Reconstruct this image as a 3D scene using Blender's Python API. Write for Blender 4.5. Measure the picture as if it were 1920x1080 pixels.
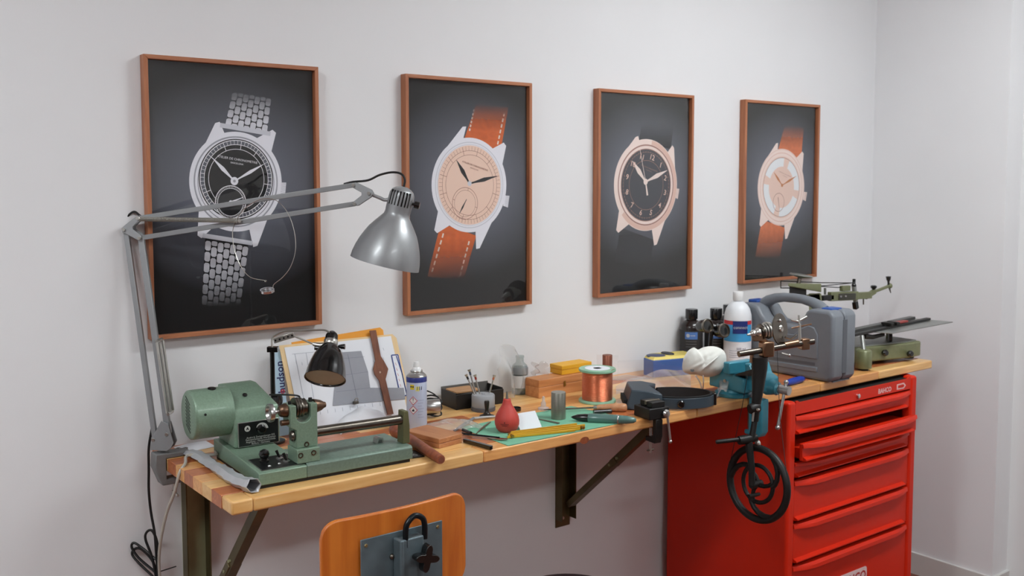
import bpy, bmesh, math, random
from mathutils import Vector as V, Matrix as M
random.seed(7)
for o in list(bpy.data.objects): bpy.data.objects.remove(o)
scene = bpy.context.scene
COL = scene.collection
R = math.radians

# ------------------------------------------------------------------ camera
CAMP = V((-0.79206, -2.57434, 1.72124)); FPX = 1862.0; CYPX = 479.6
YAW, PIT, ROL = 0.65069, -0.07432, -0.00097
FW = V((math.sin(YAW)*math.cos(PIT), math.cos(YAW)*math.cos(PIT), math.sin(PIT)))
_r = V((math.cos(YAW), -math.sin(YAW), 0)); _u = _r.cross(FW)
RT = _r*math.cos(ROL) + _u*math.sin(ROL); UP = _u*math.cos(ROL) - _r*math.sin(ROL)
cd = bpy.data.cameras.new('camera'); cam = bpy.data.objects.new('camera', cd); COL.objects.link(cam)
m3 = M((RT, UP, -FW)).transposed(); cam.matrix_world = M.Translation(CAMP) @ m3.to_4x4()
cd.sensor_width = 36; cd.lens = FPX/1920*36; cd.shift_y = -(540-CYPX)/1920; cd.clip_start = .05
cd.dof.use_dof = True; cd.dof.focus_distance = 2.45; cd.dof.aperture_fstop = 6.3
scene.camera = cam
# ------------------------------------------------------------------ world, exposure
w = bpy.data.worlds.new('world'); scene.world = w; w.use_nodes = True
w.node_tree.nodes['Background'].inputs[0].default_value = (.8, .85, .95, 1)
w.node_tree.nodes['Background'].inputs[1].default_value = .25
vs = scene.view_settings; vs.view_transform = 'Standard'; vs.look = 'None'; vs.gamma = 1; vs.use_curve_mapping = False
vs.exposure = 0.40
LIGHT_L, LIGHT_R = 29, 26           # radiance of the two ceiling fittings (left, right)
LIGHT_F = 24  # radiance of the added fill fitting

# ------------------------------------------------------------------ survey helpers: photo pixel -> point on a plane of the room
def ray(x, y): return FW + RT*((x-960)/FPX) - UP*((y-CYPX)/FPX)
def Zp(x, y, z): d = ray(x, y); return CAMP + d*((z-CAMP.z)/d.z)
def Yp(x, y, yy): d = ray(x, y); return CAMP + d*((yy-CAMP.y)/d.y)
def Dp(x, y, dep): return CAMP + ray(x, y)*dep
def dep(p): return (V(p)-CAMP).dot(FW)
ZB = 1.0327                             # bench top height

# ------------------------------------------------------------------ materials
def lin(c):
    f = lambda v: (v/255/12.92 if v/255 <= .04045 else ((v/255+.055)/1.055)**2.4)
    return (f(c[0]), f(c[1]), f(c[2]), 1)
MATS = {}
def mat(name, col, rough=.5, metal=0, var=.06, vs=25, bump=0, bs=250, coat=0, spec=.5, stretch=None, rnd=0, sheen=0):
    if name in MATS: return MATS[name]
    m = bpy.data.materials.new(name); m.use_nodes = True; nt = m.node_tree; b = nt.nodes['Principled BSDF']
    b.inputs['Roughness'].default_value = rough; b.inputs['Metallic'].default_value = metal
    b.inputs['Coat Weight'].default_value = coat; b.inputs['Specular IOR Level'].default_value = spec
    L = lin(col); b.inputs['Base Color'].default_value = L
    tc = nt.nodes.new('ShaderNodeTexCoord'); src = tc.outputs['Object']
    if stretch:
        mp = nt.nodes.new('ShaderNodeMapping'); mp.inputs['Scale'].default_value = stretch
        nt.links.new(src, mp.inputs[0]); src = mp.outputs[0]
    if var:
        n = nt.nodes.new('ShaderNodeTexNoise'); n.inputs['Scale'].default_value = vs; n.inputs['Detail'].default_value = 4
        nt.links.new(src, n.inputs['Vector'])
        r = nt.nodes.new('ShaderNodeValToRGB'); nt.links.new(n.outputs['Fac'], r.inputs[0])
        r.color_ramp.elements[0].position = .3; r.color_ramp.elements[1].position = .7
        r.color_ramp.elements[0].color = tuple(c*(1-var) for c in L[:3])+(1,)
        r.color_ramp.elements[1].color = tuple(min(1, c*(1+var)) for c in L[:3])+(1,)
        out = r.outputs[0]
        if rnd:
            oi = nt.nodes.new('ShaderNodeObjectInfo'); hs = nt.nodes.new('ShaderNodeHueSaturation')
            mr = nt.nodes.new('ShaderNodeMapRange'); mr.inputs['To Min'].default_value = 1-rnd; mr.inputs['To Max'].default_value = 1+rnd
            nt.links.new(oi.outputs['Random'], mr.inputs['Value']); nt.links.new(mr.outputs[0], hs.inputs['Value'])
            nt.links.new(out, hs.inputs['Color']); out = hs.outputs[0]
        nt.links.new(out, b.inputs['Base Color'])
    if bump:
        n2 = nt.nodes.new('ShaderNodeTexNoise'); n2.inputs['Scale'].default_value = bs; n2.inputs['Detail'].default_value = 3
        bp = nt.nodes.new('ShaderNodeBump'); bp.inputs['Strength'].default_value = bump; bp.inputs['Distance'].default_value = .002
        nt.links.new(src, n2.inputs['Vector']); nt.links.new(n2.outputs['Fac'], bp.inputs['Height']); nt.links.new(bp.outputs[0], b.inputs['Normal'])
    MATS[name] = m; return m
def wood(name, c1, c2, axis=0, sc=12, rough=.45, coat=0, rnd=0, hue=0):
    if name in MATS: return MATS[name]
    m = bpy.data.materials.new(name); m.use_nodes = True; nt = m.node_tree; b = nt.nodes['Principled BSDF']
    b.inputs['Roughness'].default_value = rough; b.inputs['Coat Weight'].default_value = coat; b.inputs['Coat Roughness'].default_value = .2
    tc = nt.nodes.new('ShaderNodeTexCoord'); mp = nt.nodes.new('ShaderNodeMapping')
    s = [sc, sc, sc]; s[axis] = sc*.08; mp.inputs['Scale'].default_value = s
    oi = nt.nodes.new('ShaderNodeObjectInfo'); add = nt.nodes.new('ShaderNodeVectorMath'); add.operation = 'ADD'
    sm = nt.nodes.new('ShaderNodeVectorMath'); sm.operation = 'SCALE'; sm.inputs[0].default_value = (7, 13, 5)
    nt.links.new(oi.outputs['Random'], sm.inputs['Scale']); nt.links.new(tc.outputs['Object'], add.inputs[0]); nt.links.new(sm.outputs[0], add.inputs[1])
    nt.links.new(add.outputs[0], mp.inputs[0])
    n = nt.nodes.new('ShaderNodeTexNoise'); n.inputs['Scale'].default_value = 3; n.inputs['Detail'].default_value = 6; n.inputs['Distortion'].default_value = 1.2
    nt.links.new(mp.outputs[0], n.inputs['Vector'])
    r = nt.nodes.new('ShaderNodeValToRGB'); r.color_ramp.elements[0].position = .33; r.color_ramp.elements[1].position = .67
    r.color_ramp.elements[0].color = lin(c2); r.color_ramp.elements[1].color = lin(c1); nt.links.new(n.outputs['Fac'], r.inputs[0])
    out = r.outputs[0]
    if rnd:
        hs = nt.nodes.new('ShaderNodeHueSaturation'); mr = nt.nodes.new('ShaderNodeMapRange')
        mr.inputs['To Min'].default_value = 1-rnd; mr.inputs['To Max'].default_value = 1+rnd*.6
        nt.links.new(oi.outputs['Random'], mr.inputs['Value']); nt.links.new(mr.outputs[0], hs.inputs['Value'])
        m2 = nt.nodes.new('ShaderNodeMapRange'); m2.inputs['To Min'].default_value = .5-hue; m2.inputs['To Max'].default_value = .5+hue
        nt.links.new(oi.outputs['Random'], m2.inputs['Value']); nt.links.new(m2.outputs[0], hs.inputs['Hue'])
        nt.links.new(out, hs.inputs['Color']); out = hs.outputs[0]
    nt.links.new(out, b.inputs['Base Color'])
    bp = nt.nodes.new('ShaderNodeBump'); bp.inputs['Strength'].default_value = .08; bp.inputs['Distance'].default_value = .001
    nt.links.new(n.outputs['Fac'], bp.inputs['Height']); nt.links.new(bp.outputs[0], b.inputs['Normal'])
    MATS[name] = m; return m
def clear(name, tint=(255, 255, 255), rough=.03, haze=0.0, hazecol=(235, 235, 235), ior=1.45):
    """thin clear sheet: straight-through transmission plus a Fresnel gloss and a little milky scatter"""
    if name in MATS: return MATS[name]
    m = bpy.data.materials.new(name); m.use_nodes = True; nt = m.node_tree; nt.nodes.clear()
    o = nt.nodes.new('ShaderNodeOutputMaterial'); t = nt.nodes.new('ShaderNodeBsdfTransparent'); t.inputs[0].default_value = lin(tint)
    g = nt.nodes.new('ShaderNodeBsdfGlossy'); g.inputs['Roughness'].default_value = rough
    lw = nt.nodes.new('ShaderNodeLayerWeight'); lw.inputs['Blend'].default_value = .5; a = nt.nodes.new('ShaderNodeMixShader')
    pw = nt.nodes.new('ShaderNodeMath'); pw.operation = 'POWER'; pw.inputs[1].default_value = 5; nt.links.new(lw.outputs['Facing'], pw.inputs[0])
    f0 = ((ior-1)/(ior+1))**2; f = nt.nodes.new('ShaderNodeMapRange'); f.inputs['To Min'].default_value = f0; nt.links.new(pw.outputs[0], f.inputs['Value'])
    last = t.outputs[0]
    if haze:
        d = nt.nodes.new('ShaderNodeBsdfDiffuse'); d.inputs[0].default_value = lin(hazecol); tl = nt.nodes.new('ShaderNodeBsdfTranslucent'); tl.inputs[0].default_value = lin(hazecol)
        dd = nt.nodes.new('ShaderNodeMixShader'); dd.inputs[0].default_value = .4; nt.links.new(d.outputs[0], dd.inputs[1]); nt.links.new(tl.outputs[0], dd.inputs[2])
        h = nt.nodes.new('ShaderNodeMixShader'); h.inputs[0].default_value = haze
        nt.links.new(last, h.inputs[1]); nt.links.new(dd.outputs[0], h.inputs[2]); last = h.outputs[0]
    nt.links.new(f.outputs[0], a.inputs[0]); nt.links.new(last, a.inputs[1]); nt.links.new(g.outputs[0], a.inputs[2]); nt.links.new(a.outputs[0], o.inputs[0])
    MATS[name] = m; return m

# ------------------------------------------------------------------ mesh builder
def basis(d):
    d = V(d).normalized(); a = V((0, 0, 1)) if abs(d.z) < .9 else V((1, 0, 0))
    x = a.cross(d).normalized(); y = d.cross(x); return x, y, d
def rotz(a): return M.Rotation(a, 4, 'Z')
class G:
    def __init__(s): s.v = []; s.f = []
    def add(s, vs, fs):
        k = len(s.v); s.v += [V(p) for p in vs]; s.f += [tuple(i+k for i in f) for f in fs]; return s
    def box(s, x0, x1, y0, y1, z0, z1):
        return s.add([(x0,y0,z0),(x1,y0,z0),(x1,y1,z0),(x0,y1,z0),(x0,y0,z1),(x1,y0,z1),(x1,y1,z1),(x0,y1,z1)],
                     [(0,3,2,1),(4,5,6,7),(0,1,5,4),(1,2,6,5),(2,3,7,6),(3,0,4,7)])
    def prism(s, pts, n0, n1, f):
        """polygon pts extruded between n0 and n1; f(a,b,n) -> xyz"""
        k = len(pts); vs = [f(a, b, n0) for a, b in pts]+[f(a, b, n1) for a, b in pts]
        fs = [tuple(range(k)), tuple(range(2*k-1, k-1, -1))]+[(i, i+k, (i+1) % k+k, (i+1) % k) for i in range(k)]
        return s.add(vs, fs)
    def hull(s, bot, top):
        k = len(bot); return s.add(list(bot)+list(top), [tuple(range(k-1, -1, -1)), tuple(range(k, 2*k))]+[(i, (i+1) % k, (i+1) % k+k, i+k) for i in range(k)])
    def rev(s, prof, o=(0, 0, 0), ax=(0, 0, 1), n=28, sx=1, sy=1, xa=None):
        x, y, d = basis(ax)
        if xa: x = V(xa); y = d.cross(x)
        o = V(o); k0 = len(s.v); rings = []
        for r, h in prof:
            if r < 1e-6: s.v.append(o+d*h); rings.append([len(s.v)-1])
            else:
                rings.append(list(range(len(s.v), len(s.v)+n)))
                for i in range(n):
                    a = 2*math.pi*i/n; s.v.append(o+d*h+x*(r*sx*math.cos(a))+y*(r*sy*math.sin(a)))
        for A, B in zip(rings, rings[1:]):
            if len(A) == 1 and len(B) == 1: continue
            for i in range(n):
                j = (i+1) % n
                if len(A) == 1: s.f.append((A[0], B[j], B[i]))
                elif len(B) == 1: s.f.append((A[i], A[j], B[0]))
                else: s.f.append((A[i], A[j], B[j], B[i]))
        if len(rings[0]) > 1: s.f.append(tuple(reversed(rings[0])))
        if len(rings[-1]) > 1: s.f.append(tuple(rings[-1]))
        return s
    def cyl(s, a, b, r, r2=None, n=24):
        a, b = V(a), V(b); return s.rev([(r, 0), (r if r2 is None else r2, (b-a).length)], a, b-a, n)
    def shell(s, prof, t, o, ax, n=40):
        """open bell: outer profile then the same profile inset by t, joined at the mouth"""
        inn = [(max(r-t, 1e-4), h-(t if i == 0 else 0)) for i, (r, h) in enumerate(prof)]
        return s.rev(prof+list(reversed(inn)), o, ax, n)
    def tube(s, pts, r, n=8, closed=False):
        pts = [V(p) for p in pts]; k = len(pts); rs = r if isinstance(r, (list, tuple)) else [r]*k; rings = []; x = None
        for i, p in enumerate(pts):
            a = pts[(i-1) % k] if (i or closed) else p; b = pts[(i+1) % k] if (i < k-1 or closed) else p
            d = (b-a).normalized()
            if x is None: x, y, _ = basis(d)
            else: x = (x-d*x.dot(d)).normalized(); y = d.cross(x)
            rings.append(len(s.v))
            for j in range(n):
                t = 2*math.pi*j/n; s.v.append(p+x*(rs[i]*math.cos(t))+y*(rs[i]*math.sin(t)))
        for i in range(k if closed else k-1):
            A, B = rings[i], rings[(i+1) % k]
            for j in range(n): s.f.append((A+j, A+(j+1) % n, B+(j+1) % n, B+j))
        if not closed: s.f.append(tuple(range(rings[0]+n-1, rings[0]-1, -1))); s.f.append(tuple(range(rings[-1], rings[-1]+n)))
        return s
    def torus(s, o, ax, Rr, r, n=40, k=10, sq=1):
        x, y, d = basis(ax); return s.tube([V(o)+x*(Rr*math.cos(2*math.pi*i/n))+y*(Rr*sq*math.sin(2*math.pi*i/n)) for i in range(n)], r, k, True)
    def ball(s, o, r, n=16, k=8, sq=1):
        return s.rev([(r*math.sin(math.pi*i/k), -r*sq*math.cos(math.pi*i/k)) for i in range(k+1)], o, (0, 0, 1), n)
    def sheet(s, fn, nu, nv, t):
        """grid fn(u,v)->point, thickened by t along its mean normal"""
        P = [[V(fn(i/nu, j/nv)) for j in range(nv+1)] for i in range(nu+1)]
        nn = (P[nu][0]-P[0][0]).cross(P[0][nv]-P[0][0]).normalized()*t; k = len(s.v); q = (nu+1)*(nv+1)
        ix = lambda i, j, l: k+l*q+i*(nv+1)+j
        for l in (0, 1):
            for i in range(nu+1):
                for j in range(nv+1): s.v.append(P[i][j]+nn*l)
        for i in range(nu):
            for j in range(nv):
                s.f.append((ix(i,j,0), ix(i,j+1,0), ix(i+1,j+1,0), ix(i+1,j,0))); s.f.append((ix(i,j,1), ix(i+1,j,1), ix(i+1,j+1,1), ix(i,j+1,1)))
        for i in range(nu):
            s.f.append((ix(i,0,0), ix(i+1,0,0), ix(i+1,0,1), ix(i,0,1))); s.f.append((ix(i+1,nv,0), ix(i,nv,0), ix(i,nv,1), ix(i+1,nv,1)))
        for j in range(nv):
            s.f.append((ix(0,j+1,0), ix(0,j,0), ix(0,j,1), ix(0,j+1,1))); s.f.append((ix(nu,j,0), ix(nu,j+1,0), ix(nu,j+1,1), ix(nu,j,1)))
        return s
    def xf(s, mx, k=0):
        for i in range(k, len(s.v)): s.v[i] = mx @ s.v[i]
        return s
def rrect(w, h, r, n=5, cx=0, cy=0):
    o = []
    for k, (sx, sy) in enumerate([(1, 1), (-1, 1), (-1, -1), (1, -1)]):
        for i in range(n+1):
            a = math.pi/2*(k+i/n); o.append((cx+sx*(w/2-r)+r*math.cos(a), cy+sy*(h/2-r)+r*math.sin(a)))
    return o
def spline(pts, n=8):
    P = [V(p) for p in pts]; P = [P[0]*2-P[1]]+P+[P[-1]*2-P[-2]]; o = []
    for i in range(1, len(P)-2):
        for k in range(n):
            t = k/n; a, b, c, d = P[i-1:i+3]
            o.append(.5*((2*b)+(c-a)*t+(2*a-5*b+4*c-d)*t*t+(3*b-a-3*c+d)*t**3))
    return o+[P[-2]]

# ------------------------------------------------------------------ objects
def tag(o, label, cat, group=None, kind=None):
    if label: o['label'] = label
    if cat: o['category'] = cat
    if group: o['group'] = group
    if kind: o['kind'] = kind
    return o
def thing(name, label, cat, loc=(0, 0, 0), rz=0, group=None):
    o = bpy.data.objects.new(name, None); COL.objects.link(o); o.location = loc; o.rotation_euler = (0, 0, rz); o.empty_display_size = .05
    return tag(o, label, cat, group)
def rootmx(o):
    mx = M.Identity(4)
    while o is not None:
        mx = (M.Translation(o.location) @ o.rotation_euler.to_matrix().to_4x4()) @ mx; o = o.parent
    return mx
def obj(name, g, m, parent=None, bevel=0, seg=2, smooth=40, world=True, sub=0, label=None):
    """one mesh object; world=True: the builder's points are room coordinates, else the parent's own"""
    vs = g.v
    if parent is not None and world:
        inv = rootmx(parent).inverted(); vs = [inv @ p for p in vs]
    me = bpy.data.meshes.new(name); me.from_pydata([tuple(p) for p in vs], [], g.f); me.update()
    bm = bmesh.new(); bm.from_mesh(me); bmesh.ops.recalc_face_normals(bm, faces=bm.faces); bm.to_mesh(me); bm.free()
    o = bpy.data.objects.new(name, me); COL.objects.link(o); o.parent = parent; me.materials.append(m)
    if smooth:
        for p in me.polygons: p.use_smooth = True
        me.set_sharp_from_angle(angle=R(smooth))
    if bevel:
        b = o.modifiers.new('bevel', 'BEVEL'); b.width = bevel; b.segments = seg; b.limit_method = 'ANGLE'; b.angle_limit = R(35); b.harden_normals = False
    if sub:
        b = o.modifiers.new('sub', 'SUBSURF'); b.levels = sub; b.render_levels = sub
    if label: o['label'] = label
    return o
def solo(name, g, m, label, cat, group=None, bevel=0, loc=None, **k):
    """a thing that is one mesh; origin at the foot of its bounds"""
    if loc is None:
        xs = [p.x for p in g.v]; ys = [p.y for p in g.v]; loc = V(((min(xs)+max(xs))/2, (min(ys)+max(ys))/2, min(p.z for p in g.v)))
    for i in range(len(g.v)): g.v[i] = g.v[i]-V(loc)
    o = obj(name, g, m, None, bevel, **k); o.location = loc
    return tag(o, label, cat, group)
def struct(name, g, m, parent=None, **k):
    o = obj(name, g, m, parent, **k)
    if parent is None: o['kind'] = 'structure'
    return o
def text(name, s, size, o, x, y, m, parent, align='CENTER', off=.0003, ext=0, spacing=1, bold=0):
    """lettering as a thin mesh: o = anchor, x = reading direction, y = up direction"""
    cu = bpy.data.curves.new('t', 'FONT'); cu.body = s; cu.size = size; cu.align_x = align; cu.align_y = 'CENTER'; cu.resolution_u = 2
    cu.extrude = ext; cu.space_character = spacing; cu.offset = bold
    t = bpy.data.objects.new('t', cu); COL.objects.link(t)
    dg = bpy.context.evaluated_depsgraph_get(); me = bpy.data.meshes.new_from_object(t.evaluated_get(dg)); bpy.data.objects.remove(t)
    X, Yv = V(x).normalized(), V(y).normalized(); N = X.cross(Yv); o = V(o)+N*off
    g = G(); g.add([o+X*v.co.x+Yv*v.co.y+N*v.co.z for v in me.vertices], [tuple(p.vertices) for p in me.polygons])
    return obj(name, g, m, parent, smooth=0)
# ------------------------------------------------------------------ the room
WALL = mat('wall_paint', (226, 226, 228), .85, var=.012, vs=3, bump=.05, bs=300)
WALL2 = mat('wall_paint_far', (222, 222, 222), .85, var=.012, vs=3)
FLOOR = mat('floor_boards', (118, 70, 54), .5, var=.05, vs=6)
SKIRT = mat('skirting_paint', (205, 203, 200), .5, var=.01)
XR, YP, XC, XL, YF, ZC = 3.2, -.60, 3.32, -3.4, -5.2, 3.05
struct('floor', G().box(XL, 5, YF, .1, -.05, 0), FLOOR)
struct('ceiling', G().box(XL, 5, YF, .1, ZC, ZC+.05), mat('ceiling_paint', (232, 232, 232), .9, var=.01))
struct('wall_back', G().box(XL, XR+.1, 0, .1, 0, ZC), WALL)
struct('wall_right', G().box(XR, XC, YP, 0, 0, ZC), WALL)                     # pier at the right
struct('wall_right_front', G().box(XC, XC+.1, YF, YP, 0, ZC), WALL2)
struct('wall_left', G().box(XL-.1, XL, YF, .1, 0, ZC), WALL)
struct('wall_front', G().box(XL, XC, YF-.1, YF, 0, ZC), WALL2)
g = G().box(XL, XR, -.012, 0, 0, .094); struct('baseboard_back', g, SKIRT, bevel=.003)
g = G().box(XR-.012, XR, YP-.012, -.012, 0, .094).box(XR, XC, YP-.012, YP, 0, .094); struct('baseboard_right', g, SKIRT)
# unseen dark panels standing in for the dark wood furniture mirrored in the glass
DKW = wood('dark_wood_stand_in', (58, 38, 27), (34, 22, 16), 2, 6, .5)
for k in range(8):
    struct('trim_%d' % (k+9), G().box(XL, XL+.03, YF+.04+k*.42, YF+.04+k*.42+.41, 0, 1.5), DKW, bevel=.004)
    struct('trim_%d' % (k+1), G().box(XL+k*.83, XL+k*.83+.815, YF, YF+.03, 0, 1.5), DKW, bevel=.004)
# ------------------------------------------------------------------ ceiling fittings: the room's light, plus one added fill
def emis(name, col, s):
    m = bpy.data.materials.new(name); m.use_nodes = True; nt = m.node_tree; nt.nodes.clear()
    e = nt.nodes.new('ShaderNodeEmission'); e.inputs[0].default_value = col; e.inputs[1].default_value = s
    o = nt.nodes.new('ShaderNodeOutputMaterial'); nt.links.new(e.outputs[0], o.inputs[0]); return m
def fitting(x, y, sx, sy, s, label):
    t = thing('ceiling_light', label, 'ceiling light', (x, y, ZC-.06), 0, 'ceiling light fittings')
    obj('housing', G().box(-sx/2-.02, sx/2+.02, -sy/2-.02, sy/2+.02, .012, .06), mat('white_enamel', (235, 235, 235), .4), t, world=False)
    obj('diffuser', G().box(-sx/2, sx/2, -sy/2, sy/2, 0, .011), emis('diffuser_%s' % x, (.935, .985, 1, 1), s), t, world=False)
fitting(-1.75, -1.55, 1.25, .35, LIGHT_L, 'ceiling light fitting over the left end of the room')
fitting(1.95, -1.55, 1.25, .35, LIGHT_R, 'ceiling light fitting over the right end of the room')
fitting(.4, -3.9, 1.25, .35, LIGHT_F, 'added fill light fitting at the far side of the room')  # added fill lamp: evens the light and brightens the mirrored far wall
# ------------------------------------------------------------------ four framed watch pictures
RAIL = wood('frame_cherry', (180, 118, 82), (156, 94, 62), 2, 14, .45)
RAILH = wood('frame_cherry_rail', (180, 118, 82), (156, 94, 62), 0, 14, .45)
PANE = clear('picture_glass', rough=.015, ior=1.55)
PW, PH, PD, FR = .4767, .72, .03, .011
SX = .4767/495
def pmat(name, c, rough=.55): return mat('print_'+name, c, rough, var=0, spec=.2)
def bgmat():
    """the dark studio backdrop printed on the poster, lighter round the watch"""
    m = bpy.data.materials.new('print_backdrop'); m.use_nodes = True; nt = m.node_tree; b = nt.nodes['Principled BSDF']
    b.inputs['Roughness'].default_value = .6; b.inputs['Specular IOR Level'].default_value = .2
    tc = nt.nodes.new('ShaderNodeTexCoord'); mp = nt.nodes.new('ShaderNodeMapping'); mp.inputs['Location'].default_value = (-.72, 0, -1.32); mp.inputs['Scale'].default_value = (2.9, 0, 3.3)
    gr = nt.nodes.new('ShaderNodeTexGradient'); gr.gradient_type = 'SPHERICAL'
    r = nt.nodes.new('ShaderNodeValToRGB'); e = r.color_ramp.elements; e[0].color = lin((26, 27, 28)); e[1].color = lin((110, 113, 126)); e[1].position = .85
    nt.links.new(tc.outputs['Object'], mp.inputs[0]); nt.links.new(mp.outputs[0], gr.inputs[0]); nt.links.new(gr.outputs[0], r.inputs[0]); nt.links.new(r.outputs[0], b.inputs['Base Color'])
    return m
BG = bgmat()
def fade(name, c, z0, z1, var=.12, vs=60):
    """printed strap that dissolves into the backdrop between heights z0 (solid) and z1 (gone)"""
    m = mat('print_'+name, c, .6, var=var, vs=vs, spec=.2).copy(); nt = m.node_tree; b = nt.nodes['Principled BSDF']; o = nt.nodes['Material Output']
    tc = nt.nodes.new('ShaderNodeTexCoord'); sp = nt.nodes.new('ShaderNodeSeparateXYZ'); mr = nt.nodes.new('ShaderNodeMapRange')
    mr.inputs['From Min'].default_value = z0; mr.inputs['From Max'].default_value = z1
    t = nt.nodes.new('ShaderNodeBsdfTransparent'); mx = nt.nodes.new('ShaderNodeMixShader')
    nt.links.new(tc.outputs['Object'], sp.inputs[0]); nt.links.new(sp.outputs['Z'], mr.inputs['Value']); nt.links.new(mr.outputs[0], mx.inputs[0])
    nt.links.new(b.outputs[0], mx.inputs[1]); nt.links.new(t.outputs[0], mx.inputs[2]); nt.links.new(mx.outputs[0], o.inputs[0]); return m
class Flat:
    """flat printed shapes in picture millimetres (u right, v up)"""
    def __init__(s, layer): s.g = G(); s.y0 = s.y = -.0135-.00012*layer; s.k = 0
    def nxt(s): s.k = (s.k+1) % 7; s.y = s.y0-s.k*.000013
    def P(s, u, v): return (u*SX, s.y, v/1000)
    def poly(s, pts): s.nxt(); s.g.add([s.P(*p) for p in pts], [tuple(range(len(pts)))]); return s
    def disc(s, c, r, n=72): return s.poly([(c[0]+r*math.cos(2*math.pi*i/n), c[1]+r*math.sin(2*math.pi*i/n)) for i in range(n)])
    def ring(s, c, r0, r1, n=72):
        s.nxt()
        q = [(math.cos(2*math.pi*i/n), math.sin(2*math.pi*i/n)) for i in range(n)]
        s.g.add([s.P(c[0]+r0*a, c[1]+r0*b) for a, b in q]+[s.P(c[0]+r1*a, c[1]+r1*b) for a, b in q], [(i, (i+1) % n, (i+1) % n+n, i+n) for i in range(n)]); return s
    def arc(s, c, r0, r1, a0, a1, n=24):
        s.nxt()
        q = [(math.cos(a0+(a1-a0)*i/n), math.sin(a0+(a1-a0)*i/n)) for i in range(n+1)]
        s.g.add([s.P(c[0]+r0*a, c[1]+r0*b) for a, b in q]+[s.P(c[0]+r1*a, c[1]+r1*b) for a, b in q], [(i, i+1, i+n+2, i+n+1) for i in range(n)]); return s
    def line(s, p, q, w0, w1=None):
        w1 = w0 if w1 is None else w1; d = (V(q)-V(p)).to_2d().normalized() if False else (V((q[0]-p[0], q[1]-p[1]))).normalized(); n = V((-d.y, d.x))
        return s.poly([(p[0]+n.x*w0/2, p[1]+n.y*w0/2), (p[0]-n.x*w0/2, p[1]-n.y*w0/2), (q[0]-n.x*w1/2, q[1]-n.y*w1/2), (q[0]+n.x*w1/2, q[1]+n.y*w1/2)])
    def hand(s, p, q, w):
        d = V((q[0]-p[0], q[1]-p[1])); n = V((-d.y, d.x)).normalized(); at = lambda t, k: (p[0]+d.x*t+n.x*k*w/2, p[1]+d.y*t+n.y*k*w/2)
        return s.poly([at(0, .35), at(0, -.35), at(.2, -.45), at(.52, -1), at(1, -.06), at(1, .06), at(.52, 1), at(.2, .45)])
def pic(i, x, label):
    t = thing('framed_picture', label, 'framed picture', (x, 0, 1.32), 0, 'framed watch pictures on the wall')
    a, b = PW, PH
    for nm, q0, q1, mt in (('top', [(0, b), (a, b)], [(FR, b-FR), (a-FR, b-FR)], RAILH), ('bottom', [(0, 0), (a, 0)], [(FR, FR), (a-FR, FR)], RAILH),
                       ('left', [(0, 0), (0, b)], [(FR, FR), (FR, b-FR)], RAIL), ('right', [(a, 0), (a, b)], [(a-FR, FR), (a-FR, b-FR)], RAIL)):
        pts = [q0[0], q0[1], q1[1], q1[0]]
        obj('frame_rail', G().prism(pts, -PD, -.001, lambda u, v, n: (u, n, v)), mt, t, world=False, bevel=.0008, seg=1)
    obj('glass_pane', G().box(FR, a-FR, -.0195, -.018, FR, b-FR), PANE, t, world=False, smooth=0)
    p = obj('print', G().box(FR, a-FR, -.013, -.004, FR, b-FR), BG, t, world=False, smooth=0)
    return t, p
def dirs(phi):      # clock-hand direction helper: minutes -> unit vector, face turned clockwise by phi degrees
    return lambda mnt: (math.sin(R(mnt*6+phi)), math.cos(R(mnt*6+phi)))
def put(name, fl, m, parent): return obj(name, fl.g, m, parent, world=False, smooth=0)
def case(parent, c, Rc, lugs, crown, phi, mc, md, S):
    f = Flat(2); f.disc(c, Rc)
    for (l, ang, inn, ww) in lugs:       # lug: tip, angle where it leaves the case, width
        d = V((math.cos(R(ang)), math.sin(R(ang)))); n = V((-d.y, d.x)); b0 = V(c)*1 if False else V((c[0], c[1]))+d*(Rc*.96); k = inn
        root0 = V((c[0]+Rc*.985*math.cos(R(ang+k*24)), c[1]+Rc*.985*math.sin(R(ang+k*24)))); root1 = V((c[0]+Rc*.9*math.cos(R(ang-k*5)), c[1]+Rc*.9*math.sin(R(ang-k*5))))
        tip = V(l); s_ = V((-(tip-V(c)).y, (tip-V(c)).x)).normalized()*(ww/2)*k
        lf = Flat(1.4+.12*lugs.index((l, ang, inn, ww))); lf.poly([tuple(root0), tuple(tip+s_), tuple(tip-s_*.2), tuple(root1), c]); put('lug', lf, mc, parent)
    put('case', f, mc, parent)
    d = V((math.sin(R(90+phi)), math.cos(R(90+phi)))); n = V((-d.y, d.x)); cc = V(crown)
    cr = Flat(1).poly([tuple(cc-d*12+n*17), tuple(cc+d*9+n*19), tuple(cc+d*9-n*19), tuple(cc-d*12-n*17)]); co = put('crown', cr, mc, parent)
    kn = Flat(3)
    for k in range(-4, 5): kn.line(tuple(cc-d*6+n*(k*4)), tuple(cc+d*9+n*(k*4)), .9)
    put('crown_knurl', kn, md, parent)
STEEL = pmat('steel', (234, 234, 242)); STEELD = pmat('steel_shade', (158, 159, 168)); STEELM = pmat('steel_mid', (206, 207, 216))
PBLACK = pmat('black', (14, 15, 16)); PWHITE = pmat('white', (236, 236, 240)); PGREY = pmat('grey', (112, 114, 122)); PDARK = pmat('near_black', (30, 31, 34))
PEACH = pmat('peach', (238, 206, 188)); PEACHL = pmat('peach_light', (228, 198, 184)); PBROWN = pmat('brown_ink', (150, 98, 82)); PROSE = pmat('rose', (220, 184, 170)); PROSED = pmat('rose_shade', (158, 116, 104)); PROSEL = pmat('rose_light', (236, 216, 208))
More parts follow.
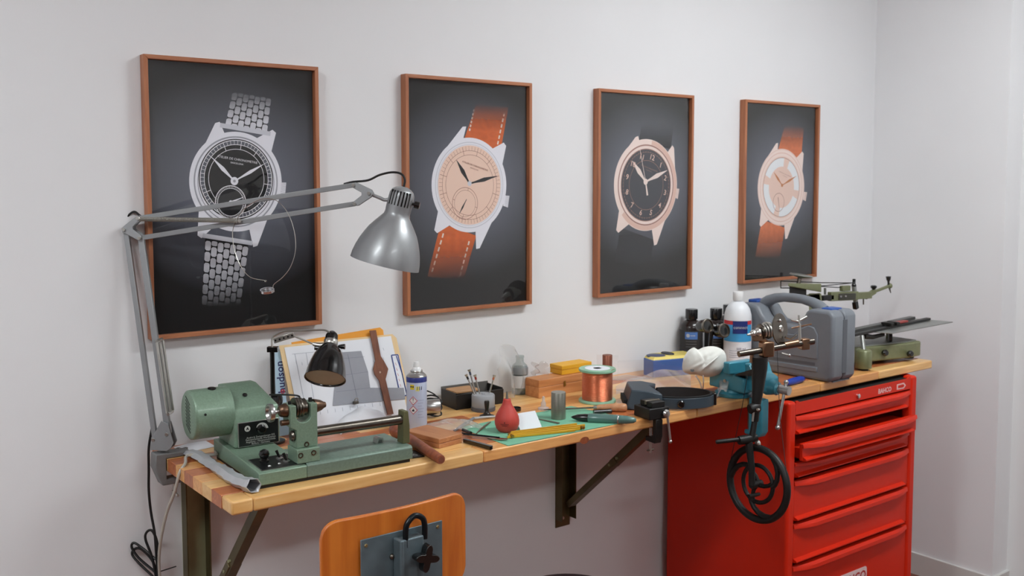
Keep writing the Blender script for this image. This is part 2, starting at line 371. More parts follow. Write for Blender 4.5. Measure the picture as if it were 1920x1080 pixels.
PANTH = pmat('anthracite', (58, 59, 67)); PSILV = pmat('silver_dial', (226, 229, 232)); PSTITCH = pmat('stitch', (226, 214, 200)); PGOLD = pmat('gold_hand', (190, 120, 70))
def lab(parent, c, phi, lines, m):
    dx = V((math.cos(R(-phi)), 0, math.sin(R(-phi)))); dz = V((math.sin(R(phi)), 0, math.cos(R(phi))))
    base = rootmx(parent)
    for (s, size, off) in lines:
        o = V((c[0]*SX, -.0150, c[1]/1000))+dz*off/1000
        text('lettering', s, size/1000, base @ o, dx, dz, m, parent, off=.00005)

# picture 1: steel watch, black dial, link bracelet
t, pr = pic(0, -.0068, 'framed picture of a steel watch with black dial and link bracelet')
c = (250, 402); D12 = dirs(9)
L1 = fade('steel_links', (214, 214, 222), .56, .645, .1); L2 = fade('steel_links_low', (206, 206, 214), .21, .07, .1)
def links(fl, A, B, C_, D_, rows, up):
    A, B, C_, D_ = map(lambda q: V(q), (A, B, C_, D_))
    P = lambda a, b: (A*(1-a)+B*a)*(1-b)+(C_*(1-a)+D_*a)*b
    for col in range(7):
        off = .5 if col % 2 else 0
        for r in range(-1, rows):
            b0, b1 = (r+off+.06)/rows, (r+off+.94)/rows
            b0, b1 = max(0, b0), min(1, b1)
            if b1-b0 < .03: continue
            a0, a1 = (col+.05)/7, (col+.95)/7; e = .15*(b1-b0); f = .03
            fl.poly([tuple(P(a, b)) for a, b in ((a0, b0+e), (a0+f, b0), (a1-f, b0), (a1, b0+e), (a1, b1-e), (a1-f, b1), (a0+f, b1), (a0, b1-e))])
f = Flat(1); f.poly([(222, 552), (340, 536), (352, 622), (243, 628)]); put('bracelet_gap', f, fade('links_gap', (48, 49, 54), .56, .64), pr)
f = Flat(2); links(f, (219, 549), (342, 533), (243, 640), (357, 628), 4, 1); put('bracelet', f, L1, pr)
f = Flat(1); f.poly([(158, 262), (280, 240), (254, 66), (144, 82)]); put('bracelet_gap', f, fade('links_gap_low', (30, 31, 34), .21, .085), pr)
f = Flat(2); links(f, (157, 250), (281, 228), (142, 78), (252, 60), 6, -1); put('bracelet', f, L2, pr)
f = Flat(3); f.line((206, 551), (352, 532), 12); put('end_link', f, STEELM, pr); f = Flat(3); f.line((150, 262), (292, 236), 12); put('end_link', f, STEELM, pr)
case(pr, c, 133, [((203, 559), 108, 1, 22), ((360, 542), 62, -1, 22), ((145, 256), 238, -1, 22), ((296, 226), 290, 1, 22)], (386, 382), 7, STEEL, STEELD, pr)
f = Flat(3); f.ring(c, 117, 121); f.ring(c, 108, 110.5); put('bezel_lines', f, STEELD, pr)
dc = (250, 409)
f = Flat(4); f.disc(dc, 107); put('dial', f, PBLACK, pr)
f = Flat(5); f.ring(dc, 85, 103); put('minute_track', f, pmat('track_grey', (92, 94, 104)), pr)
f = Flat(6); f.ring(dc, 102, 104); f.ring(dc, 91, 92.6); f.ring(dc, 79, 80.5)
for k in range(60):
    s_, c_ = D12(k); f.line((dc[0]+s_*(80 if k % 5 == 0 else 91), dc[1]+c_*(80 if k % 5 == 0 else 91)), (dc[0]+s_*103, dc[1]+c_*103), 1.6 if k % 5 == 0 else 1.1)
put('minute_ticks', f, PWHITE, pr)
f = Flat(6); f.ring(dc, 80.5, 91); put('track_gap', f, PBLACK, pr)
sc_ = (231, 348)
f = Flat(7); f.disc(sc_, 45); put('small_seconds_dial', f, PDARK, pr)
f = Flat(8); f.ring(sc_, 42.5, 44.5); f.ring(sc_, 36, 37.2)
for k in range(60): s_, c_ = D12(k); f.line((sc_[0]+s_*37, sc_[1]+c_*37), (sc_[0]+s_*42.5, sc_[1]+c_*42.5), .9)
put('small_seconds_ring', f, PWHITE, pr)
f = Flat(9); f.line(sc_, (268, 361), 5, 1.2); f.disc(sc_, 5, 20); f.hand((243, 404), (181, 466), 11); f.hand((243, 404), (332, 451), 9); f.disc((243, 404), 11, 28); put('hands', f, STEEL, pr)
f = Flat(10); f.disc((243, 404), 4, 16); put('hand_boss', f, STEELD, pr)
lab(pr, (252.5, 458), 8.5, [('ATELIER DE CHRONOMÉTRIE', 8.6, 3), ('BARCELONA', 6.2, -7.5)], PWHITE)

# picture 2: steel watch, peach dial, tan strap
t, pr = pic(1, .7514, 'framed picture of a watch with peach dial and tan leather strap')
c = (250, 391); D12 = dirs(16)
def strap(pr, up, lo, col, z, stitch):
    f = Flat(1); f.poly(up); put('strap', f, fade('strap_up%d' % z[0], col, z[0]/1000, z[1]/1000), pr)
    f = Flat(1); f.poly(lo); put('strap', f, fade('strap_lo%d' % z[2], col, z[2]/1000, z[3]/1000), pr)
    if stitch:
        for (A, B), zz in zip(stitch, ((z[0], z[1]), (z[0], z[1]), (z[2], z[3]), (z[2], z[3]))):
            f = Flat(2); A, B = V(A), V(B); n = 6
            for k in range(n): f.line(tuple(A+(B-A)*(k/n)), tuple(A+(B-A)*((k+.62)/n)), 5.5)
            put('stitching', f, fade('stitch%d%d' % (zz[0], A.x), (232, 222, 210), zz[0]/1000, zz[1]/1000), pr)
strap(pr, [(212, 498), (366, 462), (407, 640), (277, 645)], [(136, 275), (274, 232), (224, 95), (84, 112)], (206, 98, 40), (560, 645, 225, 98),
      [((249, 560), (268, 632)), ((362, 520), (392, 628)), ((146, 243), (98, 118)), ((246, 215), (206, 100))])
case(pr, c, 148, [((234, 573), 108, 1, 24), ((389, 525), 50, -1, 24), ((120, 246), 236, -1, 24), ((276, 190), 284, 1, 24)], (399, 339), 10, STEEL, STEELD, pr)
f = Flat(3); f.ring(c, 132, 135); f.ring(c, 126, 127.5); put('bezel_lines', f, STEELM, pr)
f = Flat(4); f.disc(c, 124); put('dial', f, PEACH, pr)
f = Flat(5); f.ring(c, 107, 108.2); f.ring(c, 94, 95.2); f.ring((230, 334), 49, 50.5); f.ring((230, 334), 41, 42)
for k in range(60):
    s_, c_ = D12(k); f.line((c[0]+s_*(94 if k % 5 == 0 else 108), c[1]+c_*(94 if k % 5 == 0 else 108)), (c[0]+s_*121, c[1]+c_*121), 1.4 if k % 5 == 0 else .9)
for k in range(0, 60, 15): s_, c_ = D12(k); f.line((230+s_*42, 334+c_*42), (230+s_*50, 334+c_*50), 1.3)
put('minute_track', f, PBROWN, pr)
f = Flat(6); f.hand((248, 396), (197, 469), 15); f.hand((248, 396), (360, 420), 13); f.hand((236, 347), (206, 300), 6); put('hands', f, PDARK, pr)
f = Flat(7); f.disc((248, 396), 8, 24); put('hand_boss', f, STEELM, pr)
lab(pr, (269, 448), 16, [('ATELIER DE CHRONOMÉTRIE', 7.8, 3), ('BARCELONA', 5.6, -7)], PBROWN)

# picture 3: rose watch, dark dial with numerals, dark strap
t, pr = pic(2, 1.5189, 'framed picture of a rose gold watch with dark numeral dial and black strap')
c = (256, 389); D12 = dirs(16)
strap(pr, [(215, 545), (385, 520), (400, 610), (235, 625)], [(125, 240), (300, 190), (275, 90), (98, 120)], (46, 47, 52), (520, 610, 230, 90), None)
case(pr, c, 165, [((210, 563), 108, 1, 22), ((395, 533), 42, -1, 22), ((113, 223), 236, -1, 24), ((303, 170), 286, 1, 24)], (422, 358), 12, PROSEL, PROSED, pr)
f = Flat(3); f.arc(c, 147, 163, R(-140), R(80), 40); put('bezel', f, PROSE, pr)
f = Flat(4); f.ring(c, 141, 146); f.ring(c, 128, 131); put('bezel_lines', f, PROSED, pr)
f = Flat(5); f.disc(c, 128); put('dial', f, PANTH, pr)
f = Flat(6); f.ring(c, 88, 89.6); f.ring(c, 118, 118.8)
for k in range(60): s_, c_ = D12(k); f.line((c[0]+s_*(116 if k % 5 else 112), c[1]+c_*(116 if k % 5 else 112)), (c[0]+s_*122, c[1]+c_*122), 1.6)
put('minute_track', f, PROSED, pr)
base = rootmx(pr)
for k in range(1, 13):
    s_, c_ = D12(k*5); ph = 16
    text('numeral', str(k), .027, base @ V(((c[0]+s_*103)*SX, -.0146, (c[1]+c_*103)/1000)), (math.cos(R(ph)), 0, -math.sin(R(ph))), (math.sin(R(ph)), 0, math.cos(R(ph))), PROSE, pr, bold=.0004)
f = Flat(8); f.hand((252, 401), (184, 474), 20); f.hand((252, 401), (367, 443), 17); f.line((262, 352), (252, 401), 9, 5); f.line((252, 401), (220, 520), 2.6, 1.6); f.disc((252, 401), 11, 24); put('hands', f, PROSEL, pr)
lab(pr, (270, 446), 16, [('ATELIER DE CHRONOMÉTRIE', 6.6, 3), ('BARCELONA', 5, -6)], PROSED)

# picture 4: pale rose watch, silver sector dial, tan strap
t, pr = pic(3, 2.2875, 'framed picture of a pale watch with silver sector dial and tan strap')
c = (259, 378); D12 = dirs(16)
strap(pr, [(216, 490), (386, 462), (403, 625), (274, 630)], [(134, 250), (288, 212), (256, 85), (95, 100)], (206, 112, 66), (540, 630, 215, 88), None)
case(pr, c, 156, [((229, 557), 108, 1, 22), ((398, 524), 48, -1, 22), ((127, 222), 236, -1, 22), ((293, 166), 284, 1, 22)], (423, 340), 12, PROSEL, PROSED, pr)
f = Flat(3); f.ring(c, 138, 141); f.ring(c, 152, 154); put('bezel_lines', f, PROSE, pr)
f = Flat(4); f.disc(c, 126); put('dial', f, PEACHL, pr)
f = Flat(5)
for a0 in range(4): f.arc(c, 84, 119, R(90*a0+9-16), R(90*a0+81-16))
put('dial_sector', f, PSILV, pr)
f = Flat(6); f.ring(c, 119, 121); f.ring((241, 317), 36, 38); f.line((241, 317), (248, 285), 3, 1.5); f.line((237, 338), (241, 317), 4, 3); put('dial_lines', f, PROSED, pr)
f = Flat(7); f.hand((262, 386), (358, 424), 10); f.hand((262, 386), (205, 440), 11); f.disc((262, 386), 7, 20); put('hands', f, PGOLD, pr)
lab(pr, (280, 428), 16, [('ATELIER DE CHRONOMÉTRIE', 6.4, 3), ('BARCELONA', 5, -6)], PROSED)
# ------------------------------------------------------------------ workbench: glued pine staves
BX0, BX1, BYF, BT = -.004, 2.796, -.54, .0315
PINE = [wood('pine_pale', (238, 194, 130), (222, 168, 100), 0, 16, .32, .25, .1), wood('pine_warm', (230, 172, 106), (206, 140, 78), 0, 16, .32, .25, .1), wood('pine_red', (196, 118, 70), (168, 90, 48), 0, 16, .32, .25, .1)]
bench = thing('workbench', 'pale pine workbench top of glued staves running along the wall', 'workbench', ((BX0+BX1)/2, BYF/2, ZB-BT))
nrow = 9; ys = [BYF+(.538/nrow)*k for k in range(nrow+1)]
rb = random.Random(11)
for k in range(nrow):
    x = BX0; first = True
    while x < BX1-.001:
        ln = rb.uniform(.32, .75) if not first else rb.uniform(.12, .6)
        if k == 0: ln = {0: .05, 1: .62, 2: .8, 3: .62, 4: .35}.get(int(not first)*0 + len([1 for o in bench.children if o.get('row') == 0]), .5)
        x1 = min(BX1, x+ln)
        if BX1-x1 < .1: x1 = BX1
        y0, y1 = ys[k]+.0002, ys[k+1]-.0002
        mt = PINE[rb.choice([0, 0, 1, 2, 2]) if k else rb.choice([0, 0, 1])]
        if first: mt = PINE[[0, 2, 0, 1, 2, 1, 2, 0, 2][k]]
        o = obj('stave', G().box(x+.0002, x1-.0002, y0, y1, ZB-BT, ZB), mt, bench, bevel=.0009 if k else .005, seg=1 if k else 3); 
        if k == 0: o['row'] = 0
        x = x1; first = False
for o in bench.children:
    if 'row' in o: del o['row']
KNOT = wood('pine_knot', (150, 80, 44), (118, 54, 28), 2, 40, .4)
kc = Yp(1096, 823, BYF-.0002); obj('knot', G().rev([(.011, 0), (.011, .0004)], (kc.x, BYF-.0001, kc.z-.004), (0, -1, 0), 20, 1.5, .9), KNOT, bench)
# folding steel brackets under the bench
OLV = mat('zinc_olive', (92, 82, 54), .4, .55, var=.25, vs=14); OLVP = mat('zinc_pale', (150, 152, 118), .45, .3, var=.12, vs=18)
def bracket(x, label):
    t = thing('folding_bracket', label, 'bracket', (x, 0, .52), 0, 'folding wall brackets under the bench')
    z0, z1 = .53 if x > 1 else .0+.45, ZB-BT-.001
    w = .032
    obj('wall_plate', G().box(x-w, x+w, -.004, -.0005, z0, z1), OLV if x > 1 else OLVP, t, bevel=.001)
    obj('wall_channel', G().box(x+w-.003, x+w, -.038, -.004, z0+.03, z1).box(x-w, x-w+.003, -.038, -.004, z0+.03, z1), OLV, t)
    obj('top_arm', G().box(x-.016, x+.016, -.50, -.04, z1-.004, z1), OLV, t)
    a = V((x, -.045, z0+.09)); b = V((x, -.465, z1-.006))
    d = (b-a).normalized(); n = V((0, -d.z, d.y)) if True else 0
    def bar(p, q, wd, th):
        e = (q-p).normalized(); nn = V((1, 0, 0)).cross(e).normalized()*th; xx = V((wd, 0, 0))
        return G().hull([p-xx-nn, p+xx-nn, p+xx+nn, p-xx+nn], [q-xx-nn, q+xx-nn, q+xx+nn, q-xx+nn])
    mid = a+(b-a)*.56
    obj('strut', bar(a, mid, .017, .010), OLV, t, bevel=.0015); obj('strut', bar(mid-d*.03, b, .013, .013), OLV, t, bevel=.0015)
    for k in (.5, .58): obj('rivet', G().cyl(a+(b-a)*k-V((.019, 0, 0)), a+(b-a)*k+V((.019, 0, 0)), .004, n=12), OLVP, t)
    obj('screw', G().cyl((x, -.004, z0+.03), (x, -.007, z0+.03), .005, n=12), mat('screw_zinc', (190, 188, 178), .35, .9), t)
bracket(.10, 'olive zinc folding bracket under the left end of the bench')
bracket(1.385, 'dark olive zinc folding bracket beside the red drawer cabinet')

# ------------------------------------------------------------------ red tool cabinet
RED = mat('red_enamel', (202, 36, 8), .42, var=.03, vs=6, spec=.3); BLK = mat('black_rubber', (16, 16, 17), .6, var=.1); REDD = RED
CX0, CX1, CYF, CZT = 1.869, 2.634, -.575, .9985
cab = thing('tool_cabinet', 'red steel tool cabinet with six drawers under the bench', 'tool cabinet', ((CX0+CX1)/2, (CYF-.03)/2, 0))
obj('side_panel', G().box(CX0, CX0+.004, CYF+.03, -.04, .10, CZT), RED, cab, bevel=.001)
obj('side_panel', G().box(CX1-.004, CX1, CYF+.03, -.04, .10, CZT), RED, cab, bevel=.001)
obj('back_panel', G().box(CX0, CX1, -.04, -.036, .10, CZT-.03), RED, cab)
obj('bottom_panel', G().box(CX0, CX1, CYF+.03, -.04, .096, .10), RED, cab)
obj('top_mat', G().box(CX0+.006, CX1-.006, CYF+.012, -.045, CZT-.02, CZT-.009), BLK, cab)
for (xa, xb) in ((CX0, CX0+.040), (CX1-.040, CX1)): obj('corner_post', G().box(xa, xb, CYF, CYF+.04, .10, CZT), RED, cab, bevel=.010, seg=4)
g = G().prism([(CX0+.04, .953), (CX1-.04, .953), (CX1-.04, CZT), (CX1-.052, CZT), (CX1-.062, CZT-.006), (CX0+.062, CZT-.006), (CX0+.052, CZT), (CX0+.04, CZT)], CYF+.004, CYF+.008, lambda a, b, n: (a, n, b))
obj('header_panel', g, RED, cab)
lk = Yp(1610, 743, CYF); CHROME = mat('chrome', (215, 216, 218), .16, 1, var=.03)
obj('lock', G().rev([(.009, 0), (.009, .006), (.006, .008), (0, .008)], (lk.x, CYF+.004, lk.z), (0, -1, 0), 20), CHROME, cab)
WPRINT = mat('white_print', (216, 178, 176), .6, var=.03)
q = Yp(1659, 732, CYF+.004); text('lettering', 'BAHCO', .024, q, (1, 0, 0), (0, 0, 1), WPRINT, cab, bold=.0009)
fx = Yp(1690, 724, CYF+.004)      # the fish mark after the name
g = G().prism([(-.03, .010), (.016, .011), (.03, 0), (.016, -.011), (-.03, -.010)], 0, .0004, lambda a, b, n: (fx.x+a, CYF+.004-n, fx.z+b)); fm = obj('emblem', g, WPRINT, cab)
g = G().prism([(-.022, .005), (.012, .006), (.02, 0), (.012, -.006), (-.022, -.005)], .0004, .0008, lambda a, b, n: (fx.x+a, CYF+.004-n, fx.z+b)); obj('emblem_window', g, RED, fm)
# drawers: heights of the drawer lips, from the photo
lips = [.927, .815, .758, .690, .570, .440]
zs = [(.950, .884), (.872, .800), (.794, .738), (.731, .591), (.585, .447), (.440, .125)]
def drawer(z1, z0, out):
    d = thing('drawer', None, None); d.parent = cab; d.location = (0, 0, 0)
    xa, xb = CX0+.044, CX1-.044; y = CYF+.012-out
    f = G().box(xa, xb, y, y+.012, z0, z1)
    return xa, xb, y, f
for k, (z1, z0) in enumerate(zs):
    out = .03 if k == 1 else 0.0
    xa, xb = CX0+.042, CX1-.042; y = CYF+.006-out
    fr = obj('drawer', G().box(xa, xb, y, y+.012, z0+.003, z1-.004) if k != 1 else G().box(xa, xb, y, y+.012, z0+.003, z1-.012).box(xa+.01, xb-.01, y+.012, y+.3, z0+.006, z1-.03), RED, cab, bevel=.0015)
    zt = z1-.004 if k != 1 else z1-.012; h = min(.026, (z1-z0)*.34)
    # pull lip: a bowed profile jutting out along the top of the drawer front
    n = 14; bot = []; top = []
    rows = []
    for i in range(n+1):
        a = i/n; e = min(1, min(a, 1-a)*7); xx = xa+(xb-xa)*a; dd = .004+.018*math.sin(e*math.pi/2)
        rows.append([(xx, y-.0005, zt), (xx, y-dd*.55, zt+.001), (xx, y-dd, zt-.006), (xx, y-dd-.001, zt-h*.55-.004*e), (xx, y-dd+.004, zt-h*.55-.004*e), (xx, y-.0005, zt-.008)])
    g = G(); vs_ = [p for r_ in rows for p in r_]; fs = []
    for i in range(n):
        for j in range(6): fs.append((i*6+j, i*6+(j+1) % 6, (i+1)*6+(j+1) % 6, (i+1)*6+j))
    fs += [tuple(range(6)), tuple(range(n*6+5, n*6-1, -1))]; g.add(vs_, fs); obj('pull_lip', g, RED, fr)
    # bottom flange
    obj('flange', G().prism([(0, 0), (-.014, .004), (-.014, .008), (0, .014)], xa+.004, xb-.03, lambda a, b, nn: (nn, y+a, z0+.002+b)), RED, fr)
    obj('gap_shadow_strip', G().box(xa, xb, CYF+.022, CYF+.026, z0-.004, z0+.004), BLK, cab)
q = Yp(1628, 1061, CYF); q = V((q.x-.065, q.y, q.z-.009))
bd = G().prism(rrect(.17, .062, .012), 0, .0006, lambda a, b, n: (q.x-.02+a, CYF+.006-n, q.z-.022+b)); plate = obj('badge', bd, mat('badge_white', (222, 196, 196), .5), cab)
text('lettering', 'BAHCO', .046, (q.x-.02, CYF+.0054, q.z-.022), (1, 0, 0), (0, 0, 1), mat('badge_red', (170, 32, 22), .5), cab, bold=.0012)
for (xa, ya) in ((CX0+.06, CYF+.07), (CX1-.06, CYF+.07), (CX0+.06, -.1), (CX1-.06, -.1)):
    obj('castor', G().cyl((xa-.015, ya, .05), (xa+.015, ya, .05), .05).box(xa-.02, xa+.02, ya-.02, ya+.02, .07, .097), BLK, cab)
# ------------------------------------------------------------------ grey architect lamp clamped to the bench end
GREY = mat('lamp_grey', (152, 154, 156), .42, .55, var=.03, vs=30, coat=.2); NICK = mat('nickel', (200, 198, 192), .28, .9, var=.08, vs=40); CAST = mat('cast_grey', (118, 118, 118), .55, .2, var=.06, vs=60, bump=.1, bs=500)
CORD = mat('black_cord', (14, 14, 15), .5, var=.05); BAKE = mat('black_bakelite', (14, 13, 13), .22, var=.08, coat=.3)
LD = 2.485; RH = V((RT.x, RT.y, 0)).normalized(); ND = V((0, 0, 1)).cross(RH)        # lamp plane: along RH, ND away from viewer
def lp(x, y, dd=0): return Dp(x, y, LD+dd)
lamp = thing('desk_lamp', 'grey metal architect lamp with bell shade clamped to the bench end', 'lamp', (0, -.1, ZB))
y0 = -.1
g = G().prism([(-.032, .016), (.056, .012), (.056, .001), (-.0055, .001), (-.0055, -.052), (.034, -.052), (.036, -.066), (-.016, -.066), (-.034, -.02)], y0-.02, y0+.02, lambda a, b, n: (a, n, ZB+b))
obj('clamp', g, CAST, lamp, bevel=.003)
sc = obj('clamp_screw', G().cyl((.02, y0, ZB-.0325), (.02, y0, ZB-.1), .0045).rev([(.009, 0), (.009, .004)], (.02, y0, ZB-.0365)), NICK, lamp); obj('screw_handle', G().cyl((.02, y0-.022, ZB-.097), (.02, y0+.022, ZB-.097), .003), NICK, sc)
PX = LD/FPX
def plate(pts, t0, t1, r=0): return G().prism(pts, t0, t1, lambda a, b, n: lp(a, b)+ND*n)
pbase = [(285, 841), (287, 826), (293, 810), (306, 787), (318, 792), (329, 828), (324, 838), (316, 843)]
obj('pivot_plate', plate(pbase, -.014, -.0115), GREY, lamp, bevel=.0006); obj('pivot_plate', plate(pbase, .0115, .014), GREY, lamp, bevel=.0006)
obj('pivot_post', G().cyl(lp(305, 846), lp(306, 828), .008), CAST, lamp)
def arm(a, b, name='arm', w=.0062, t=.0055):
    A, B = lp(*a), lp(*b); e = (B-A).normalized(); n = e.cross(ND).normalized()*w; k = ND*t
    return obj(name, G().hull([A-n-k, A+n-k, A+n+k, A-n+k], [B-n-k, B+n-k, B+n+k, B-n+k]), GREY, lamp, bevel=.001)
arm((291, 822), (236.5, 431), 'lower_arm'); arm((316, 812), (265, 446), 'lower_arm', .0075)
arm((262, 409), (664, 347), 'upper_arm'); arm((265, 446), (666, 382), 'upper_arm')
pe = [(231, 428), (236, 423), (256, 407), (262, 404), (266, 410), (252, 425), (252, 429), (268, 441), (268, 449), (262, 450), (240, 438), (233, 436)]
obj('elbow_plate', plate(pe, -.0115, -.009), GREY, lamp, bevel=.0005); obj('elbow_plate', plate(pe, .009, .0115), GREY, lamp, bevel=.0005)
pf = [(660, 343), (668, 342), (697, 356), (701, 363), (696, 370), (672, 386), (662, 385), (664, 378), (679, 366), (679, 361), (661, 351)]
obj('fork_plate', plate(pf, -.0115, -.009), GREY, lamp, bevel=.0005); obj('fork_plate', plate(pf, .009, .0115), GREY, lamp, bevel=.0005)
for a in [(236, 430), (262, 409), (265, 446), (664, 347), (666, 382), (693, 362.5), (291, 822), (316, 812), (319, 774), (299, 638), (452, 414)]:
    obj('rivet', G().cyl(lp(*a)-ND*.0165, lp(*a)+ND*.0165, .0042, n=14), NICK, lamp)
def spring(a, b, off, r=.0052, turns=70):
    A, B = lp(*a)+ND*off, lp(*b)+ND*off; x, y, d = basis(B-A); L = (B-A).length; n = turns*7
    return obj('spring', G().tube([A+(B-A)*(i/n)+x*(r*math.cos(i*2*math.pi/7))+y*(r*math.sin(i*2*math.pi/7)) for i in range(n+1)], .0011, 4), NICK, lamp)
spring((266, 410), (448, 413), -.016, turns=90); spring((266, 411), (448, 414), .016, turns=90)
def rod(a, b, off, r): return obj('spring_rod', G().cyl(lp(*a)+ND*off, lp(*b)+ND*off, r, n=10), NICK, lamp)
rod((298.5, 640), (318, 772), -.017, .0035); rod((304, 642), (323, 770), -.013, .003); rod((301, 640), (320, 772), .016, .0035)
# bell shade
top = lp(757, 352.5); mouth = lp(720.5, 494); ax = (mouth-top).normalized(); ax = (ax+ND*.06).normalized()
pxm = LD/FPX
prof = [(r*pxm, h*pxm) for r, h in [(9, -1), (15, 1), (20.5, 5.5), (23.5, 12), (24, 20), (24, 42), (23.6, 48), (25, 54), (31, 62), (38.5, 72), (46, 83), (52, 95), (57.5, 108), (62, 122), (65, 136), (66, 147)]]
sh = obj('shade', G().shell(prof, .0016, top, ax, 48), GREY, lamp, smooth=60)
bx, by, bz = basis(ax)
front = (-FW - ax*(-FW).dot(ax)).normalized(); side = ax.cross(front)
for k in range(-3, 4):
    a = k*.27+.0; dr = front*math.cos(a)+side*math.sin(a); sd = ax.cross(dr); o = top+ax*(.0275)+dr*(.0322)
    hb = [o+sd*.0017*sx+ax*(.0185*sz)+dr*(.0003+.0003*0) for sx, sz in ((-1, -1), (1, -1), (1, 1), (-1, 1))]; hf = [p-dr*.004 for p in hb]
    obj('vent_slot', G().hull(hf, hb), BAKE, sh)
right = side if side.dot(RT) > 0 else -side
kn = top+ax*(.033)+right*.031+front*.006
obj('switch_knob', G().rev([(.004, 0), (.004, .006), (.0095, .006), (.0098, .017), (.008, .019), (0, .019)], kn, right, 20), BAKE, lamp)
obj('neck_rod', G().tube(spline([lp(697, 365), lp(712, 371), lp(722, 375), lp(733, 372)], 5), [.0045]*16), GREY, lamp)
obj('bulb_socket', G().cyl(top+ax*.01, top+ax*.07, .018), mat('socket_white', (200, 198, 190), .5), lamp)
obj('bulb', G().rev([(.013, 0), (.016, .02), (.028, .05), (.028, .065), (.018, .085), (0, .092)], top+ax*.07, ax), mat('bulb_glass', (225, 225, 220), .25), lamp)
obj('grommet', G().cyl(top-ax*.003, top+ax*.004, .006), CORD, lamp)
obj('cord', G().tube(spline([lp(236, 445, .014), lp(232, 432, .016), lp(231, 420, .016), lp(240, 405, .016), lp(252, 397, .016), lp(266, 406, .016), lp(285, 404, .016)], 6), .0028, 8), CORD, lamp)
obj('cord', G().tube(spline([lp(645, 345, .016), lp(662, 341, .012), lp(690, 338, 0), lp(712, 328, 0), lp(735, 323, 0), lp(752, 326, 0), lp(759, 337, 0), lp(756.5, 353, 0)], 6), .0028, 8), CORD, lamp)
obj('cord', G().tube(spline([lp(285, 802, .016), lp(279, 840, .02), lp(279, 880, .03), lp(279, 920, .04), lp(283, 960, .05), lp(290, 1000, .05), lp(293, 1040, .05), lp(297, 1085, .05)], 6), .0033, 8), CORD, lamp)
# coiled surplus of the cord, hanging below
obj('cord_coil', G().tube(spline([lp(293, 1085, .05), lp(285, 1045, .05), lp(273, 1012, .05), lp(275, 998, .05), lp(285, 995, .05), lp(294, 1015, .05), lp(297, 1050, .05), lp(270, 1030, .055), lp(252, 1018, .055), lp(247, 1026, .055), lp(260, 1046, .055), lp(290, 1072, .055), lp(296, 1082, .05), lp(285, 1050, .06), lp(262, 1028, .06), lp(248, 1035, .06), lp(255, 1050, .06), lp(292, 1086, .06)], 6), .0033, 8), CORD, lamp)
obj('cord_tie', G().cyl(lp(292, 1074, .05), lp(330, 1062, .04), .0016, n=6), CORD, lamp)
# wire loupe hung on the lamp arm
WIRE = mat('bright_wire', (200, 196, 188), .22, 1, var=.03)
lo = thing('wire_loupe', 'thin wire headband with eye loupe ring hanging from the lamp arm', 'loupe', lp(500, 560, -.012))
pts = [(497, 526), (470, 520), (452, 500), (440, 470), (436, 440), (440, 420), (455, 395), (476, 379), (497, 372.5), (520, 377), (540, 400), (552, 435), (554, 470), (545, 500), (530, 520), (514, 533), (512, 541)]
obj('band', G().tube(spline([lp(x, y, -.012 if 425 < x < 470 or x > 505 else -.012) for x, y in pts], 5), .0009, 6), WIRE, lo)
obj('end_loop', G().torus(lp(498, 527, -.012), FW, .002, .0008, 14, 6), WIRE, lo)
obj('loupe_ring', G().rev([(.0165, -.003), (.0175, -.003), (.0175, .003), (.0165, .003), (.0150, .003), (.0150, -.003), (.0165, -.003)], lp(501, 545, -.012), (UP*1+FW*-.35), 28), CHROME, lo)
# ------------------------------------------------------------------ green watchmaker's lathe
GRN = mat('lathe_green', (122, 146, 126), .42, .25, var=.10, vs=220, coat=.15, bump=.05, bs=600); GRND = mat('lathe_green_bed', (112, 132, 120), .42, .25, var=.12, vs=160)
PNL = mat('black_panel', (14, 15, 16), .35, var=.05); SIL = mat('brushed_silver', (190, 190, 188), .3, 1, var=.06, vs=90); STL = mat('dark_steel', (112, 106, 98), .3, 1, var=.12, vs=50); BRNZ = mat('brown_steel', (110, 86, 70), .35, .9, var=.12, vs=40)
PRT = mat('panel_print', (190, 190, 184), .5, var=.02)
TH = R(-2.6); LO = V((.0785, -.494, ZB)); lat = thing('watchmakers_lathe', 'green bench lathe with round motor and black control panels', 'lathe', LO, TH)
def lob(name, g, m, parent=None, **k): return obj(name, g, m, parent or lat, world=False, **k)
# base: left part deep and sloped, right bed low
pr_ = [(0, .008), (0, .036), (.012, .0385), (.11, .043), (.315, .049), (.315, .008)]     # y,z side profile
lob('base', G().prism(pr_, 0, .115, lambda a, b, n: (n, a, b)), GRN, bevel=.002)
lob('bed', G().prism([(0, .008), (0, .036), (.006, .041), (.15, .041), (.15, .008)], .1155, .392, lambda a, b, n: (n, a, b)), GRND, bevel=.002)
lob('rubber_foot', G().box(.004, .386, .004, .14, .0005, .0078), BLK); lob('rubber_foot', G().box(.004, .11, .145, .305, .0005, .0078), BLK)
# motor housing
x0, x1 = .014, .129
def hz(y): return y
side = [(.200, .047), (.198, .117), (.206, .141), (.285, .187), (.318, .186), (.318, .047)]
n0 = [(a, b) for a, b in side]
lob('motor_housing', G().hull([(x0, a, b) for a, b in side], [(x1-(.028 if b > .15 else .0), a, b) for a, b in side]), GRN, bevel=.004, seg=3)
lob('motor_can', G().rev([(.0, 0), (.055, 0), (.0592, .003), (.060, .008), (.060, .095)], (-.078, .258, .130), (1, 0, 0), 48), GRN, smooth=50)
for k in range(9):
    yy = .258; zz = .130+.036-k*.0085
    lob('vent_slot', G().hull([(-.0788, yy-.016, zz-.0012-.008), (-.0788, yy+.016, zz-.0012+.008), (-.0788, yy+.016, zz+.0012+.008), (-.0788, yy-.016, zz+.0012-.008)], [(-.0776, yy-.016, zz-.0092), (-.0776, yy+.016, zz+.0068), (-.0776, yy+.016, zz+.0092), (-.0776, yy-.016, zz-.0068)]), BLK)
